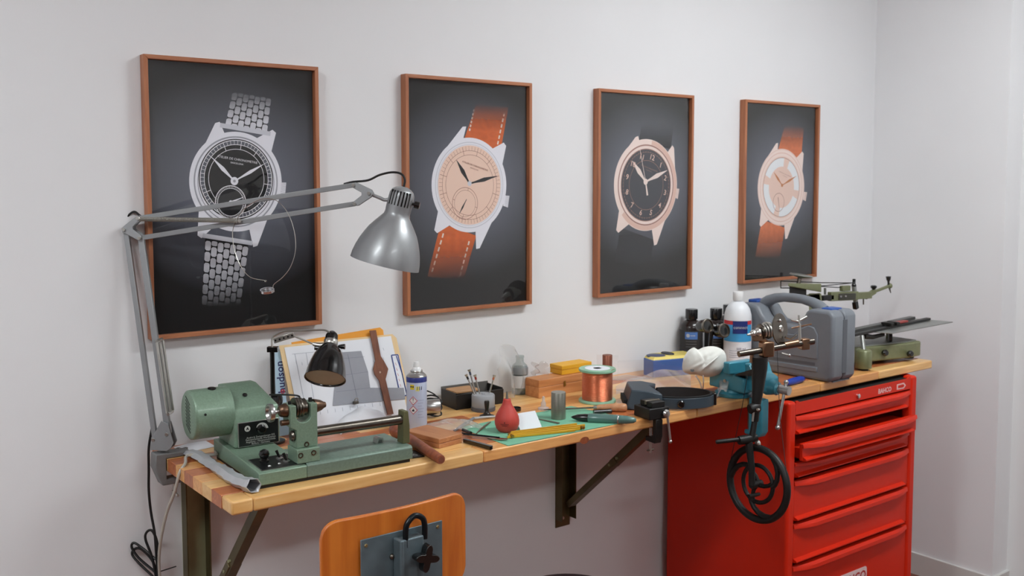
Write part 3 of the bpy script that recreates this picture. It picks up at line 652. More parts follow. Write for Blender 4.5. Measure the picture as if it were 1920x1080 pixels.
lob('cap_screw', G().cyl((-.055, .258-.0608, .14), (-.055, .258-.055, .14), .003, n=12), BLK)
lob('oil_plug', G().rev([(.010, 0), (.010, .003), (.007, .004), (0, .004)], (-.022, .25, .1885), (0, -.15, 1), 20), BAKE); lob('oil_plug', G().rev([(.006, 0), (.006, .002), (0, .003)], (.058, .245, .1645), (0, -.5, .86), 16), BAKE)
# front control panel on the housing
fy = .1985
lob('panel_frame', G().box(x0+.008, x1-.004, fy-.002, fy+.004, .048, .109), SIL, bevel=.0006); pn = lob('control_panel', G().box(x0+.010, x1-.006, fy-.003, fy-.0018, .050, .107), PNL)
def lw(x, y, z): return rootmx(lat) @ V((x, y, z))
kx, kz = .079, .0875
sc_ = G(); n = 18; q = [(math.cos(R(160-160*i/n)), math.sin(R(160-160*i/n))) for i in range(n+1)]
sc_.add([(kx+a*.0115, fy-.0034, kz+b*.0115) for a, b in q]+[(kx+a*(.0125+.006*(i/n)), fy-.0034, kz+b*(.0125+.006*(i/n))) for i, (a, b) in enumerate(q)], [(i, i+1, i+n+2, i+n+1) for i in range(n)]); lob('speed_scale', sc_, PRT)
lob('speed_knob', G().rev([(.0115, 0), (.0112, .006), (.008, .008), (.0072, .013), (0, .013)], (kx, fy-.003, kz), (0, -1, 0), 24), BAKE)
lob('maker_badge', G().rev([(.0072, 0), (.0072, .0008), (0, .0008)], (.045, fy-.003, .0925), (0, -1, 0), 24), PRT); text('lettering', 'A', .010, lw(.045, fy-.0039, .0925), lw(1, 0, 0)-lw(0, 0, 0), (0, 0, 1), PNL, lat, bold=.0004)
for k, s in enumerate(['Andrä & Zwingenberger KG', 'Feinmechanische Werkstätten', 'Augsburg - Hammerschmiede', 'Bavaria - Germany']):
    text('lettering', s, .0062, lw(.078, fy-.0032, .0695-k*.0052), lw(1, 0, 0)-lw(0, 0, 0), (0, 0, 1), PRT, lat)
# sloping switch panel on the base
sl = math.atan2(.0045, .098); ex = lw(1, 0, 0)-lw(0, 0, 0)
def sp(x, y, h=0): return (x, y-h*math.sin(sl), .0388+(y-.014)*math.tan(sl)+h)
def spb(a, b, c, d, h0, h1): return G().hull([sp(a, c, h0), sp(b, c, h0), sp(b, d, h0), sp(a, d, h0)], [sp(a, c, h1), sp(b, c, h1), sp(b, d, h1), sp(a, d, h1)])
lob('panel_frame', spb(.010, .108, .010, .100, 0, .0009), SIL); lob('switch_panel', spb(.0125, .1055, .0125, .0975, .0009, .0016), PNL)
lob('ball_knob', G().rev([(.011, 0), (.011, .003), (.006, .006), (.010, .011), (.0125, .018), (.010, .025), (.004, .0285), (0, .029)], sp(.038, .068, .0016), (0, -sl, 1), 24), BAKE)
for (xx, yy) in ((.076, .07), (.082, .042)):
    lob('toggle_collar', G().rev([(.0085, 0), (.0085, .002), (.006, .0035), (0, .0035)], sp(xx, yy, .0016), (0, 0, 1), 20), SIL); a = V(sp(xx, yy, .004)); lob('toggle_lever', G().cyl(a, a+V((-.006, .004, .017)), .0026, .0036, 12), BAKE)
for (xx, yy) in ((.036, .030), (.062, .036)): lob('jack_ring', G().torus(sp(xx, yy, .002), (0, 0, 1), .0035, .001, 16, 6), SIL)
lob('marking', spb(.098, .1, .045, .058, .0016, .0019), PRT)
# headstock
hx0, hx1, hy0, hy1 = .0965, .150, .018, .066
lob('headstock_foot', G().box(hx0-.002, hx1, hy0-.012, hy1, .0412, .074), GRN, bevel=.0015)
hp = [(hx0+.002, .0745), (hx1, .0745), (hx1, .172), (hx1-.018, .172)] + [(.1365+.0135*math.cos(a), .146+.0145*math.sin(a)) for a in [0, -.5, -1.0, -1.57, -2.1, -2.6, -3.14]] + [(hx0+.0065, .172), (hx0-.004, .172), (hx0-.004, .125), (hx0+.002, .118)]
hp = [(hx0+.002, .0745), (hx1, .0745), (hx1, .175), (.1345, .175), (.1345, .149)] + [(.1165+.018*math.cos(a), .1475+.0145*math.sin(a)) for a in [-.15, -.6, -1.1, -1.57, -2.04, -2.54, -2.99]] + [(.0985, .149), (.0985, .175), (hx0-.012, .175), (hx0-.012, .125), (hx0+.002, .117)]
lob('headstock', G().prism(hp, hy0, hy1, lambda a, b, n: (a, n, b)), GRN, bevel=.0012)
sy, sz = .042, .162
lob('pulley', G().rev([(.012, 0), (.0235, .0), (.0245, .003), (.021, .006), (.0235, .0085), (.0238, .0105), (.0205, .0135), (.0225, .016), (.0228, .018), (.0185, .021), (.0195, .024), (.020, .027), (.012, .030)], (.1015, sy, sz+.003), (1, 0, 0), 40), STL, smooth=30)
lob('spindle_collar', G().rev([(.010, 0), (.0135, .003), (.016, .012), (.016, .018), (.0135, .020)], (.0655, sy, sz), (1, 0, 0), 28), BRNZ); lob('spindle', G().cyl((.05, sy, sz), (.1, sy, sz), .004), SIL)
lob('handwheel', G().rev([(.0, .002), (.013, .002), (.0165, -.004), (.0205, -.004), (.0215, 0), (.0205, .006), (.006, .009), (.005, .016)], (.044, sy, sz-.001), (1, 0, 0), 40), SIL)
lob('spindle_nose', G().rev([(.017, 0), (.0165, .004), (.0125, .018), (.0075, .026), (.0065, .030), (0, .030)], (.1505, sy, sz+.001), (1, 0, 0), 32), BRNZ); lob('oil_cap', G().cyl((.0915, sy, .175), (.0915, sy, .182), .0035), BLK); lob('oil_cap', G().cyl((.143, sy, .175), (.143, sy, .184), .0045), BLK)
lob('index_pin', G().cyl((.066, sy-.01, .136), (.088, sy-.01, .136), .0065), BRNZ); lob('clamp_knob', G().rev([(.012, 0), (.013, .004), (.010, .008), (0, .008)], (.0975, .034, .102), (-1, 0, -.0), 24), STL)
for (xx, zz, yy) in ((.122, .0815, hy0), (.102, .061, hy0-.012), (.134, .0625, hy0-.012)):
    lob('socket_bolt', G().rev([(.0062, -.004), (.0062, .0015), (.004, .0015), (.0038, -.002), (0, -.002)], (xx, yy, zz), (0, -1, 0), 18), STL)
lob('bed_bar', G().cyl((.1502, .040, .1015), (.391, .040, .0995), .0122, n=32), STL); 
lob('tail_bracket', G().prism([(.378, .0415), (.398, .0415), (.398, .085), (.394, .122), (.382, .122), (.380, .085)], .025, .055, lambda a, b, n: (a, n, b)), mat('tail_olive', (104, 104, 72), .45, .4, var=.1), bevel=.0015)
lob('rest_clip', G().prism([(-.010, 0), (-.008, .012), (-.002, .015), (.009, .011), (.010, 0), (.006, 0), (.005, .008), (-.005, .010), (-.006, 0)], .066, .085, lambda a, b, n: (.336+a, n, .0412+b)), SIL)
lob('belt', G().tube(spline([(.118, .235, .160), (.1285, .16, .172), (.122, .09, .184), (.118, .058, .189), (.118, .045, .189)], 6), .0022, 8), CORD)
wp = rootmx(lat)
cb = [lw(.0, .30, .02), lw(-.01, .28, .018), V((.035, -.16, ZB+.012)), V((.012, -.205, ZB+.006)), V((-.006, -.215, ZB-.012)), V((-.014, -.20, ZB-.06)), V((-.025, -.16, .90)), V((-.03, -.12, .80)), V((-.02, -.09, .70)), V((-.012, -.08, .6)), V((-.01, -.06, .45)), V((-.01, -.05, .3))]
obj('mains_cable', G().tube(spline(cb, 7), .0038, 8), mat('grey_cable', (176, 170, 160), .55), lat)
# ------------------------------------------------------------------ small black lamp behind the lathe
SD = 2.62
def bp(x, y, dd=0): return Dp(x, y, SD+dd)
foot = Zp(513, 812, ZB); pb = V((bp(511, 700).x, bp(511, 700).y, ZB))
lb = thing('bench_lamp', 'small black bell lamp on a post behind the green lathe', 'lamp', pb)
ptop = bp(508.5, 655); obj('base', G().rev([(.03, 0), (.03, .006), (.008, .012), (.006, .016)], pb), BAKE, lb)
obj('post', G().cyl((pb.x, pb.y, ZB+.01), (pb.x, pb.y, ptop.z+.006), .0062, n=16), BAKE, lb)
obj('post_knob', G().rev([(.008, -.008), (.017, -.006), (.017, .006), (.008, .008)], V((pb.x, pb.y, bp(519, 752).z))+RH*.012, RH*.9-ND*.3, 24), BAKE, lb)
t0 = V((pb.x, pb.y, ptop.z))
obj('collar', G().box(-.012, .016, -.009, .009, -.006, .008).xf(M.Translation(t0) @ rotz(-YAW)), BAKE, lb, bevel=.001)
obj('rod', G().tube(spline([t0+V((0, 0, .005)), bp(511, 634), bp(522, 625.5), bp(536, 620.5), bp(563, 620), bp(591, 619), bp(609, 619), bp(620, 625)], 6), .0028, 8), NICK, lb)
A, B = bp(516, 638.5, -.004), bp(549, 628.5, -.004); e = (B-A).normalized(); n = e.cross(ND).normalized()
pl = obj('slot_plate', G().hull([A-e*.004-n*.007, A-e*.004+n*.007, B+e*.004+n*.007, B+e*.004-n*.007], [p-ND*.002 for p in (A-e*.004-n*.007, A-e*.004+n*.007, B+e*.004+n*.007, B+e*.004-n*.007)]), NICK, lb, bevel=.0012)
for k in range(5): c_ = A+(B-A)*(.03+k*.235)-ND*.003; obj('plate_hole', G().cyl(c_-ND*.0004, c_+ND*.002, .0024, n=12), BAKE, pl)
obj('lower_rod', G().cyl(bp(551, 630), bp(590, 646), .0024, n=10), NICK, lb)
sax = (-UP*.857 - FW*.515 - RT*.05).normalized()
nk = bp(620.5, 641); mo = nk+sax*.104
obj('hinge', G().tube([bp(587, 645), bp(600, 648), bp(610, 646)], [.005, .0075, .006], 12), NICK, lb); obj('hinge_cap', G().tube([bp(590, 652, -.004), bp(602, 653, -.004)], [.006, .007], 12), BAKE, lb)
obj('socket_cap', G().rev([(0, 0), (.007, 0), (.0135, .006), (.0165, .012), (.0175, .030)], nk-sax*.030, sax, 28), BAKE, lb)
obj('collar_ring', G().rev([(.0182, 0), (.0188, .001), (.0188, .013), (.0182, .014)], nk-sax*.004, sax, 32), NICK, lb)
bs = obj('shade', G().shell([(.013, .004), (.0175, .008), (.022, .014), (.031, .026), (.039, .042), (.0455, .062), (.050, .083), (.0525, .102), (.0538, .106)], .0014, nk, sax, 44), BAKE, lb, smooth=60)
obj('shade_lining', G().rev([(.0165, .013), (.0205, .018), (.029, .030), (.037, .045), (.0432, .063), (.048, .083), (.0506, .1015)], nk, sax, 44), mat('shade_lining', (176, 170, 158), .5, .0, var=.05), lb, smooth=60)
obj('bulb', G().rev([(.010, .03), (.012, .045), (.018, .06), (.017, .072), (.009, .080), (0, .082)], nk, sax, 24), mat('dull_bulb', (120, 116, 106), .3), lb)
obj('wing_knob', G().tube([bp(634, 649), bp(640, 650), bp(647, 650)], [.003, .0065, .0075], 10), BAKE, lb)
# ------------------------------------------------------------------ papers leaning on the wall behind the lathe
PT = V((0, -.083, ZB)); PN = V((0, -.235, .060)).normalized()     # leaning plane: foot forward, head against the wall
PUP = V((0, .060, .235)).normalized()
def tp(x, y, off):
    d = ray(x, y); nrm = PUP.cross(V((1, 0, 0))).normalized(); nrm = nrm if nrm.y < 0 else -nrm
    o = PT+nrm*off; return CAMP+d*((o-CAMP).dot(nrm)/d.dot(nrm))
TN = PUP.cross(V((1, 0, 0))).normalized(); TN = TN if TN.y < 0 else -TN
def floorpt(x, y, off):       # where the straight side through this point meets the bench
    return tp(x, y, off)
def leaf(name, px, off, th, m, label, cat, foot=(), group=None):
    """sheet standing on the bench: top corners from the photo, the bottom run down the leaning plane to the bench"""
    P = [tp(x, y, off) for x, y in px]
    return P
def sheet_thing(name, px, off, th, m, label, cat, down=True, group=None, parts=None):
    P = [tp(x, y, off) for x, y in px]
    if down:    # last two points slide down to the bench top
        for i in (-1, -2):
            a = P[-1] if i == -1 else P[-2]; b = P[0] if i == -1 else P[-3]
            s = (ZB+.0008-a.z)/(b.z-a.z); P[i] = a+(b-a)*s
    g = G().hull(P, [p+TN*th for p in P]); zz = min(p.z for p in g.v)
    t = thing(name, label, cat, ((P[-1].x+P[-2].x)/2, P[-1].y, ZB), 0, group); o = obj('sheet', g, m, t, smooth=0)
    return t
PAPER = mat('white_paper', (226, 228, 234), .8, var=.02, vs=8); CREAM = mat('cream_card', (226, 196, 150), .8, var=.03); ORNG = mat('orange_card', (226, 152, 50), .7, var=.05, vs=8); GRAPH = mat('grey_card', (150, 152, 160), .75, var=.03); BINDB = mat('pale_blue_plastic', (166, 190, 206), .4, var=.03)
INK = mat('blue_ink', (40, 62, 130), .6, var=.05); GINK = mat('grey_ink', (176, 180, 190), .8, var=0)
def strokes(par, segs, off, w, m, name):
    for a, b in segs:
        A, B = tp(*a, off), tp(*b, off); e = (B-A).normalized(); n = e.cross(TN).normalized()*w
        obj(name, G().hull([A-n, A+n, B+n, B-n], [p+TN*.0003 for p in (A-n, A+n, B+n, B-n)]), m, par, smooth=0)
t = sheet_thing('plastic_binder', [(512, 657), (524, 655), (541, 790), (519, 790)], .000, .004, BINDB, 'pale blue plastic binder with logo standing behind the papers', 'binder')
hx = (tp(524, 668, 0)-tp(531, 740, 0)).normalized(); 
text('lettering', 'hudson', .030, tp(526.5, 707, .0042), hx, TN.cross(hx), mat('navy_print', (40, 44, 90), .6), t, off=.0004, bold=.0006)
lgc = tp(530, 734, .0045); obj('logo', G().torus(lgc, TN, .0052, .0011, 20, 6), mat('red_print', (186, 40, 52), .6), t); obj('logo_stroke', G().tube([lgc+V((-.003, 0, .002)), lgc, lgc+V((.003, 0, .003))], .0011, 6), mat('red_print', (186, 40, 52), .6), t)
sheet_thing('orange_folder', [(546, 642), (712, 614), (718, 619), (719, 627), (757, 790), (585, 790)], .006, .0015, ORNG, 'orange card folder sticking out above the white papers', 'folder')
sheet_thing('cream_folder', [(523, 648), (735, 626.5), (743, 634), (778, 790), (552, 790)], .009, .0015, CREAM, 'cream card folder behind the white sheet', 'folder')
t = sheet_thing('paper_sheet', [(533, 651.5), (733, 630), (768, 790), (562, 790)], .0115, .0004, PAPER, 'large white sheet of notes behind the brown watch template', 'paper')
strokes(t, [((548, 664), (640, 655)), ((553, 664), (572, 760)), ((574, 662), (590, 756)), ((640, 654), (660, 756))] + [((555+k*11, 676+(k % 3)*3), (556+k*11, 682+(k % 3)*3)) for k in range(7)] + [((600+k*14, 770-k*2), (601+k*14, 777-k*2)) for k in range(9)] + [((700+(k % 3)*9, 640+k*6), (702+(k % 3)*9, 645+k*6)) for k in range(12)], .0121, .0006, GINK, 'pencil_line')
t = sheet_thing('graph_sheet', [(634, 661), (677, 658), (690, 697), (694, 727), (757, 727), (760, 748), (624, 760.5)], .0135, .0005, GRAPH, 'grey stepped sheet pinned over the white papers', 'paper', down=False)
strokes(t, [((645, 672), (683, 669)), ((652, 664), (672, 756)), ((634, 705), (690, 697)), ((630, 735), (694, 727))], .0142, .0005, mat('grid_ink', (126, 128, 140), .8, var=0), 'grid_line')
t = sheet_thing('blue_ruled_slip', [(733, 665), (747, 664), (765, 742), (750, 744)], .0125, .0004, PAPER, 'narrow white slip outlined in blue ink beside the template', 'paper', down=False)
strokes(t, [((734, 666), (746, 665)), ((746, 665), (763, 741)), ((763, 741), (751, 743)), ((751, 743), (734, 666)), ((743, 667), (754, 700)), ((754, 700), (763, 741))], .0131, .0016, INK, 'ink_line'); strokes(t, [((741+k*2.2, 680+k*10), (743+k*2.2, 685+k*10)) for k in range(5)], .0131, .0005, mat('red_ink', (200, 90, 90), .7), 'ink_mark')
# brown watch-shaped template
g = G(); q = [(692, 620), (704, 619), (713, 668), (719, 677), (727, 692), (724, 704), (722, 711), (737, 776), (726, 778), (710, 714), (702, 703), (699, 692), (703, 677), (702, 670)]
P = [tp(x, y, .0155) for x, y in q]; s = (ZB+.001-P[8].z)/(P[9].z-P[8].z)
g.hull(P, [p+TN*.004 for p in P]); tt = thing('watch_template', 'brown wooden watch shaped template leaning on the papers', 'template', tp(731, 790, .016)); obj('board', g, wood('template_brown', (128, 78, 54), (104, 60, 42), 2, 20, .6), tt, bevel=.0006)
obj('centre_mark', G().cyl(tp(712.5, 698, .0196), tp(712.5, 698, .0204), .003, n=12), mat('pale_mark', (190, 160, 140), .6), tt)
# binder clip and crumpled white paper behind the lathe bar
bc = thing('binder_clip', 'small metal binder clip at the foot of the grey sheet', 'clip', tp(667, 757, .02)); c0 = tp(667, 757, .018)
obj('jaw', G().prism([(-.008, 0), (.008, 0), (.004, .008), (-.004, .008)], -.008, .008, lambda a, b, n: c0+V((n, a*.6, b))), STL, bc, bevel=.0008); obj('handle', G().torus(c0+V((0, -.004, .012)), (0, 1, .3), .0055, .0013, 18, 6), NICK, bc)
rp = random.Random(3); cp = Zp(665, 800, ZB)
def crump(u, v): 
    x = cp.x-.075+.17*u; y = cp.y-.062+.065*v
    return (x, y, ZB+.002+.056*math.sin(u*math.pi)**.7*(.45+.55*math.sin(v*math.pi))+.004*math.sin(u*17+v*5)*math.sin(v*9))
solo('crumpled_paper', G().sheet(crump, 24, 14, .0006), PAPER, 'crumpled white paper lying behind the lathe bar', 'paper', smooth=50)
fy_ = Zp(573, 800, ZB); solo('steel_cylinder', G().rev([(.0205, 0), (.021, .0008), (.021, .092), (.0202, .0935), (0, .0935)], (fy_.x-.045, fy_.y-.1, ZB), (0, 0, 1), 36), mat('turned_steel', (150, 146, 138), .34, .85, var=.05, vs=30, stretch=(1, 1, 40)), 'tall steel cylinder standing behind the lathe headstock', 'cylinder')
# ------------------------------------------------------------------ foil tube and scraps by the lathe's left side
FOIL = mat('grey_foil', (186, 188, 192), .38, .35, var=.06, vs=30, bump=.12, bs=60); FOILI = mat('foil_inside', (190, 190, 192), .2, .9, var=.05)
a, b = V((.052, -.118, ZB)), V((.0545, -.515, ZB)); n = 26; rings = []; rf = random.Random(5)
g = G(); k = 6
for i in range(n+1):
    t_ = i/n; c_ = a+(b-a)*t_; c_.x += .006*math.sin(t_*7); hh = .007+.010*t_+.002*math.sin(t_*13); ww = .017+.002*math.sin(t_*9)
    for j in range(k):
        an = 2*math.pi*j/k; rr = 1+.10*math.sin(i*2.1+j*1.7); g.v.append(V((c_.x+ww*rr*math.cos(an), c_.y, ZB+hh*1.02+hh*rr*.95*math.sin(an))))
for i in range(n):
    for j in range(k): g.f.append((i*k+j, i*k+(j+1) % k, (i+1)*k+(j+1) % k, (i+1)*k+j))
ft = thing('foil_pouch', 'flattened grey foil pouch lying along the left side of the lathe', 'pouch', (.067, -.3, ZB)); fo = obj('wrap', g, FOIL, ft, smooth=22); sm_ = fo.modifiers.new('t', 'SOLIDIFY'); sm_.thickness = .0006; sm_.offset = -1
scr = Zp(405, 838, ZB); solo('paper_scrap', G().sheet(lambda u, v: (.045+.09*u, -.09+.07*v+.01*u, ZB+.0006+.004*math.sin(u*3)*math.sin(v*2.5)), 8, 6, .0004), PAPER, 'scrap of white paper lying behind the lathe motor', 'paper')
rg = random.Random(2)
for k in range(4):
    cx, cy = .015+.016*k, -.05-.008*(k % 2); solo('hex_nut', G().rev([(.0035, 0), (.0065, 0), (.0065, .005), (.0035, .005), (.0035, 0)], (cx, cy, ZB), (0, 0, 1), 6), STL, 'small steel nut lying on the bench behind the lathe motor', 'nut', 'loose nuts behind the motor')
# ------------------------------------------------------------------ spray can
cp_ = V((.6556, -.232, ZB)); can = thing('spray_can', 'white and blue aerosol spray can with white nozzle', 'spray can', cp_); CR = .0285
WHT = mat('white_plastic', (226, 226, 226), .4, var=.01); CANW = mat('can_white', (190, 198, 220), .35, .1, var=.03); CANB = mat('can_blue', (44, 54, 124), .35, var=.03)
obj('body', G().rev([(.027, 0), (CR, .002), (CR, .146), (.0275, .149)], cp_, n=48), CANW, can); obj('blue_band', G().rev([(CR+.0003, .134), (CR+.0003, .1465), (CR-.0004, .148), (.026, .149)], cp_, n=48), CANB, can)
obj('shoulder', G().rev([(.0280, .147), (.0283, .150), (.026, .153), (.020, .158), (.0165, .160), (.0175, .163), (.0165, .165), (.0, .165)], cp_, n=48), SIL, can); obj('nozzle', G().rev([(.0135, .163), (.0125, .170), (.0085, .174), (.0075, .186), (.0065, .189), (0, .189)], cp_, n=24), WHT, can); obj('foot_rim', G().rev([(.0283, .0), (.0288, .001), (.0288, .004), (.0283, .005)], cp_, n=48), mat('can_purple', (70, 60, 96), .4), can)
fa = math.atan2((CAMP-cp_).y, (CAMP-cp_).x)      # angle of the label side
def clipx(pts, lo, hi):
    for sgn, lim in ((1, lo), (-1, hi)):
        out = []
        for i, p in enumerate(pts):
            q = pts[(i+1) % len(pts)]; dp, dq = sgn*(p[0]-lim), sgn*(q[0]-lim)
            if dp >= 0: out.append(p)
            if (dp > 0) != (dq > 0) and dp != dq: f_ = dp/(dp-dq); out.append((p[0]+(q[0]-p[0])*f_, p[1]+(q[1]-p[1])*f_))
        pts = out
        if len(pts) < 3: return []
    return pts
def decal(par, c_, r, a0, z0, pts, m, name='print', k=.0004):
    """flat print wrapped round an upright cylinder: pts in metres, a0 = facing angle; cut in strips so that it follows the curve"""
    g = G(); x = min(p[0] for p in pts); xe = max(p[0] for p in pts)
    while x < xe-1e-7:
        q = clipx(pts, x, x+.002); x += .002
        if len(q) > 2: g.add([(c_[0]+(r+k)*math.cos(a0+a/r), c_[1]+(r+k)*math.sin(a0+a/r), c_[2]+z0+b) for a, b in q], [tuple(range(len(q)))])
    return obj(name, g, m, par, smooth=0)
def dring(par, c_, r, a0, z0, s_, w_, m):
    d = [(0, s_), (s_, 0), (0, -s_), (-s_, 0)]; 
    for i in range(4):
        p, q = d[i], d[(i+1) % 4]; f_ = (s_-w_)/s_; decal(par, c_, r, a0, z0, [p, q, (q[0]*f_, q[1]*f_), (p[0]*f_, p[1]*f_)], m, 'hazard_border')
REDP = mat('hazard_red', (196, 60, 60), .5); YEL = mat('yellow_print', (214, 190, 40), .5); DINK = mat('dark_print', (30, 32, 50), .5)
for zz in (.084, .058):
    decal(can, cp_, CR, fa-.35, zz, [(0, .0095), (.0095, 0), (0, -.0095), (-.0095, 0)], WHT, 'hazard_field', .0003); dring(can, cp_, CR, fa-.35, zz, .0125, .002, REDP)
decal(can, cp_, CR, fa-.35, .0855, [(-.0012, .006), (.0012, .006), (.0006, -.002), (-.0006, -.002)], DINK); decal(can, cp_, CR, fa-.35, .0805, [(-.0009, .001), (.0009, .001), (.0009, -.001), (-.0009, -.001)], DINK)
decal(can, cp_, CR, fa-.35, .057, [(-.0035, -.003), (.0035, -.003), (.0035, 0), (.001, .005), (-.001, .002), (-.0035, .001)], DINK)
decal(can, cp_, CR, fa-.45, .122, [(-.006, -.007), (.006, -.007), (.006, .007), (-.006, .007)], YEL); 
for k in (-.003, .003): decal(can, cp_, CR, fa-.45, .123, [(k-.002, -.002), (k+.002, -.002), (k+.002, .002), (k-.002, .002)], DINK, 'print', .0007)
decal(can, cp_, CR, fa+.15, .118, [(-.007, -.007), (.004, -.007), (.004, .006), (-.007, .006)], mat('print_pale_yellow', (222, 216, 130), .5))
for k in range(3): decal(can, cp_, CR, fa+.05+k*.2, .119, [(-.0008, -.005), (.001, -.005), (.002, .005), (.0006, .005)], DINK, 'print', .0007)
for k in range(7): decal(can, cp_, CR, fa+.42, .085-k*.008, [(-.009, -.0006), (.009-.003*(k % 3), -.0006), (.009-.003*(k % 3), .0006), (-.009, .0006)], mat('print_greyblue', (150, 158, 186), .5))
# ------------------------------------------------------------------ small motor with cable coil
mc = V((.76, -.135, ZB)); mo_ = thing('small_motor', 'small silver cylindrical motor beside the spray can', 'motor', mc)
obj('body', G().rev([(.010, 0), (.0195, .0), (.0205, .002), (.0205, .040), (.019, .042), (.006, .042)], mc+V((-.022, -.012, .034)), (.9, -.35, .0), 32), SIL, mo_); obj('end_cap', G().rev([(.0, 0), (.017, 0), (.0195, .008)], mc+V((-.030, -.009, .034)), (.9, -.35, 0), 28), STL, mo_)
cl = thing('cable_coil', 'coil of black cable lying behind the silver motor', 'cable', mc+V((.03, .02, 0)))
rk = random.Random(9)
for k in range(7):
    an = rk.uniform(0, 6.28); c_ = mc+V((.018+rk.uniform(-.008, .008), .018+rk.uniform(-.008, .008), .012+.005*k)); obj('loop', G().torus(c_, (rk.uniform(-.5, .3), rk.uniform(-.4, .1), 1), .030+rk.uniform(-.006, .006), .0026, 36, 7, rk.uniform(.7, 1)), CORD, cl)
obj('stray_loop', G().tube(spline([mc+V((-.02, .03, .05)), mc+V((-.03, .02, .066)), mc+V((-.005, .03, .074)), mc+V((.03, .03, .06)), mc+V((.05, .02, .04))], 6), .002, 6), CORD, cl)
# ------------------------------------------------------------------ dark tray with wooden lid
ty = thing('tool_tray', 'black open tray with grey rim holding a small wooden board', 'tray', (.955, -.075, ZB), R(-4)); TBK = mat('tray_black', (26, 22, 20), .5, var=.1); TGR = mat('tray_grey', (96, 92, 88), .6, var=.06)
def tb(name, g, m, **k): return obj(name, g, m, ty, world=False, **k)
tb('floor', G().box(-.085, .085, -.048, .048, 0, .004), TBK); tb('wall', G().box(-.085, .085, -.048, -.044, .004, .046), TBK, bevel=.001); tb('wall', G().box(-.085, .085, .044, .048, .004, .056), TGR, bevel=.001); tb('wall', G().box(-.085, -.081, -.044, .044, .004, .050), TBK, bevel=.001); tb('wall', G().box(.081, .085, -.044, .044, .004, .050), TBK, bevel=.001)
g = G().prism(rrect(.088, .072, .01), .047, .052, lambda a, b, n: (a-.035, b-.002, n)); solo('wooden_board', g.xf(M.Translation((.955, -.075, ZB)) @ rotz(R(-4))), wood('board_tan', (186, 142, 98), (164, 118, 76), 0, 20, .6), 'small tan wooden board lying across the black tray', 'board', bevel=.001)
# ------------------------------------------------------------------ screwdriver stand with four screwdrivers
ss = V((.932, -.165, ZB)); st = thing('screwdriver_stand', 'round grey screwdriver stand on a darker base', 'stand', ss); SGL = mat('stand_grey', (150, 152, 156), .5, var=.03); SGD = mat('stand_dark', (84, 84, 88), .5, var=.03)
obj('base', G().rev([(.036, 0), (.037, .001), (.037, .011), (.036, .012)], ss, n=48), SGD, st); obj('drum', G().rev([(.0345, .012), (.0352, .013), (.0352, .046), (.033, .049), (.006, .049), (.005, .053), (0, .053)], ss, n=48), SGL, st)
DC = [((.8, .3), (30, 30, 34), 'dark collar'), ((.2, .9), (60, 70, 90), 'slate collar'), ((.5, .2), (150, 50, 40), 'dark red collar'), ((.5, .5), (196, 110, 70), 'orange collar')]
for k, (bx_, hd, col_, nm) in enumerate([((-.018, .004), (873.5, 701), (28, 28, 30), 'black'), ((-.012, .012), (879, 691), (70, 78, 96), 'slate grey'), ((-.004, .004), (890, 702), (150, 44, 36), 'dark red'), ((.022, .006), (927, 703), (200, 116, 80), 'orange')]):
    b_ = ss+V((bx_[0], bx_[1], .030)); tip = Dp(hd[0], hd[1], dep(b_)); e = (tip-b_).normalized(); L = (tip-b_).length
    d_ = thing('screwdriver', 'fine steel screwdriver with %s collar standing in the round stand' % nm, 'screwdriver', b_, 0, 'screwdrivers in the round stand')
    obj('shaft', G().cyl(b_, b_+e*(L*.88), .0026, .0022, 12), SIL, d_); obj('collar', G().cyl(b_+e*(L*.8), b_+e*(L*.9), .0032, n=12), mat('collar_%d' % k, col_, .4), d_); obj('swivel_head', G().rev([(.0028, 0), (.005, .004), (.0052, .007), (.004, .0075), (0, .0065)], b_+e*(L*.9), e, 14), NICK, d_)
# ------------------------------------------------------------------ staking tool, blower, card, cylinder
sp_ = V((.893, -.238, ZB)); solo('punch_stand', G().rev([(.0215, 0), (.0215, .003), (.012, .007), (.0065, .014), (.0055, .022), (.0072, .034), (.0078, .044), (.006, .0475), (0, .048)], sp_, n=32), mat('burnished_black', (52, 46, 42), .3, .6, var=.1), 'dark burnished metal punch with round foot before the screwdriver stand', 'punch', smooth=50)
bw = V((.834, -.415, ZB)); bl = thing('rubber_blower', 'red rubber dust blower bulb standing upright', 'blower', bw); RUB = mat('red_rubber', (186, 62, 52), .55, var=.05, vs=40, bump=.05, bs=400)
obj('bulb', G().rev([(.0, 0), (.018, 0), (.0235, .002), (.030, .010), (.0338, .022), (.0342, .032), (.0325, .042), (.028, .053), (.0215, .064), (.0155, .073), (.0122, .081), (.0105, .089), (.0098, .0915), (.006, .092)], bw, n=48), RUB, bl, smooth=70); obj('nozzle', G().rev([(.0042, .091), (.0032, .097), (.0022, .112), (0, .112)], bw, n=14), mat('grey_nozzle', (120, 116, 110), .4, .4), bl)
fb = math.atan2((CAMP-bw).y, (CAMP-bw).x)-.2; BINK = mat('blower_print', (70, 22, 22), .7)
def bulbp(x, z):      # point on the bulb's skin
    pr2 = [(.0235, .002), (.030, .010), (.0338, .022), (.0342, .032), (.0325, .042)]
    r_ = .0342
    for (ra, za), (rb_, zb_) in zip(pr2, pr2[1:]):
        if za <= z <= zb_: r_ = ra+(rb_-ra)*(z-za)/(zb_-za)
    a_ = fb+x/r_; return (bw.x+(r_+.0006)*math.cos(a_), bw.y+(r_+.0006)*math.sin(a_), ZB+z)
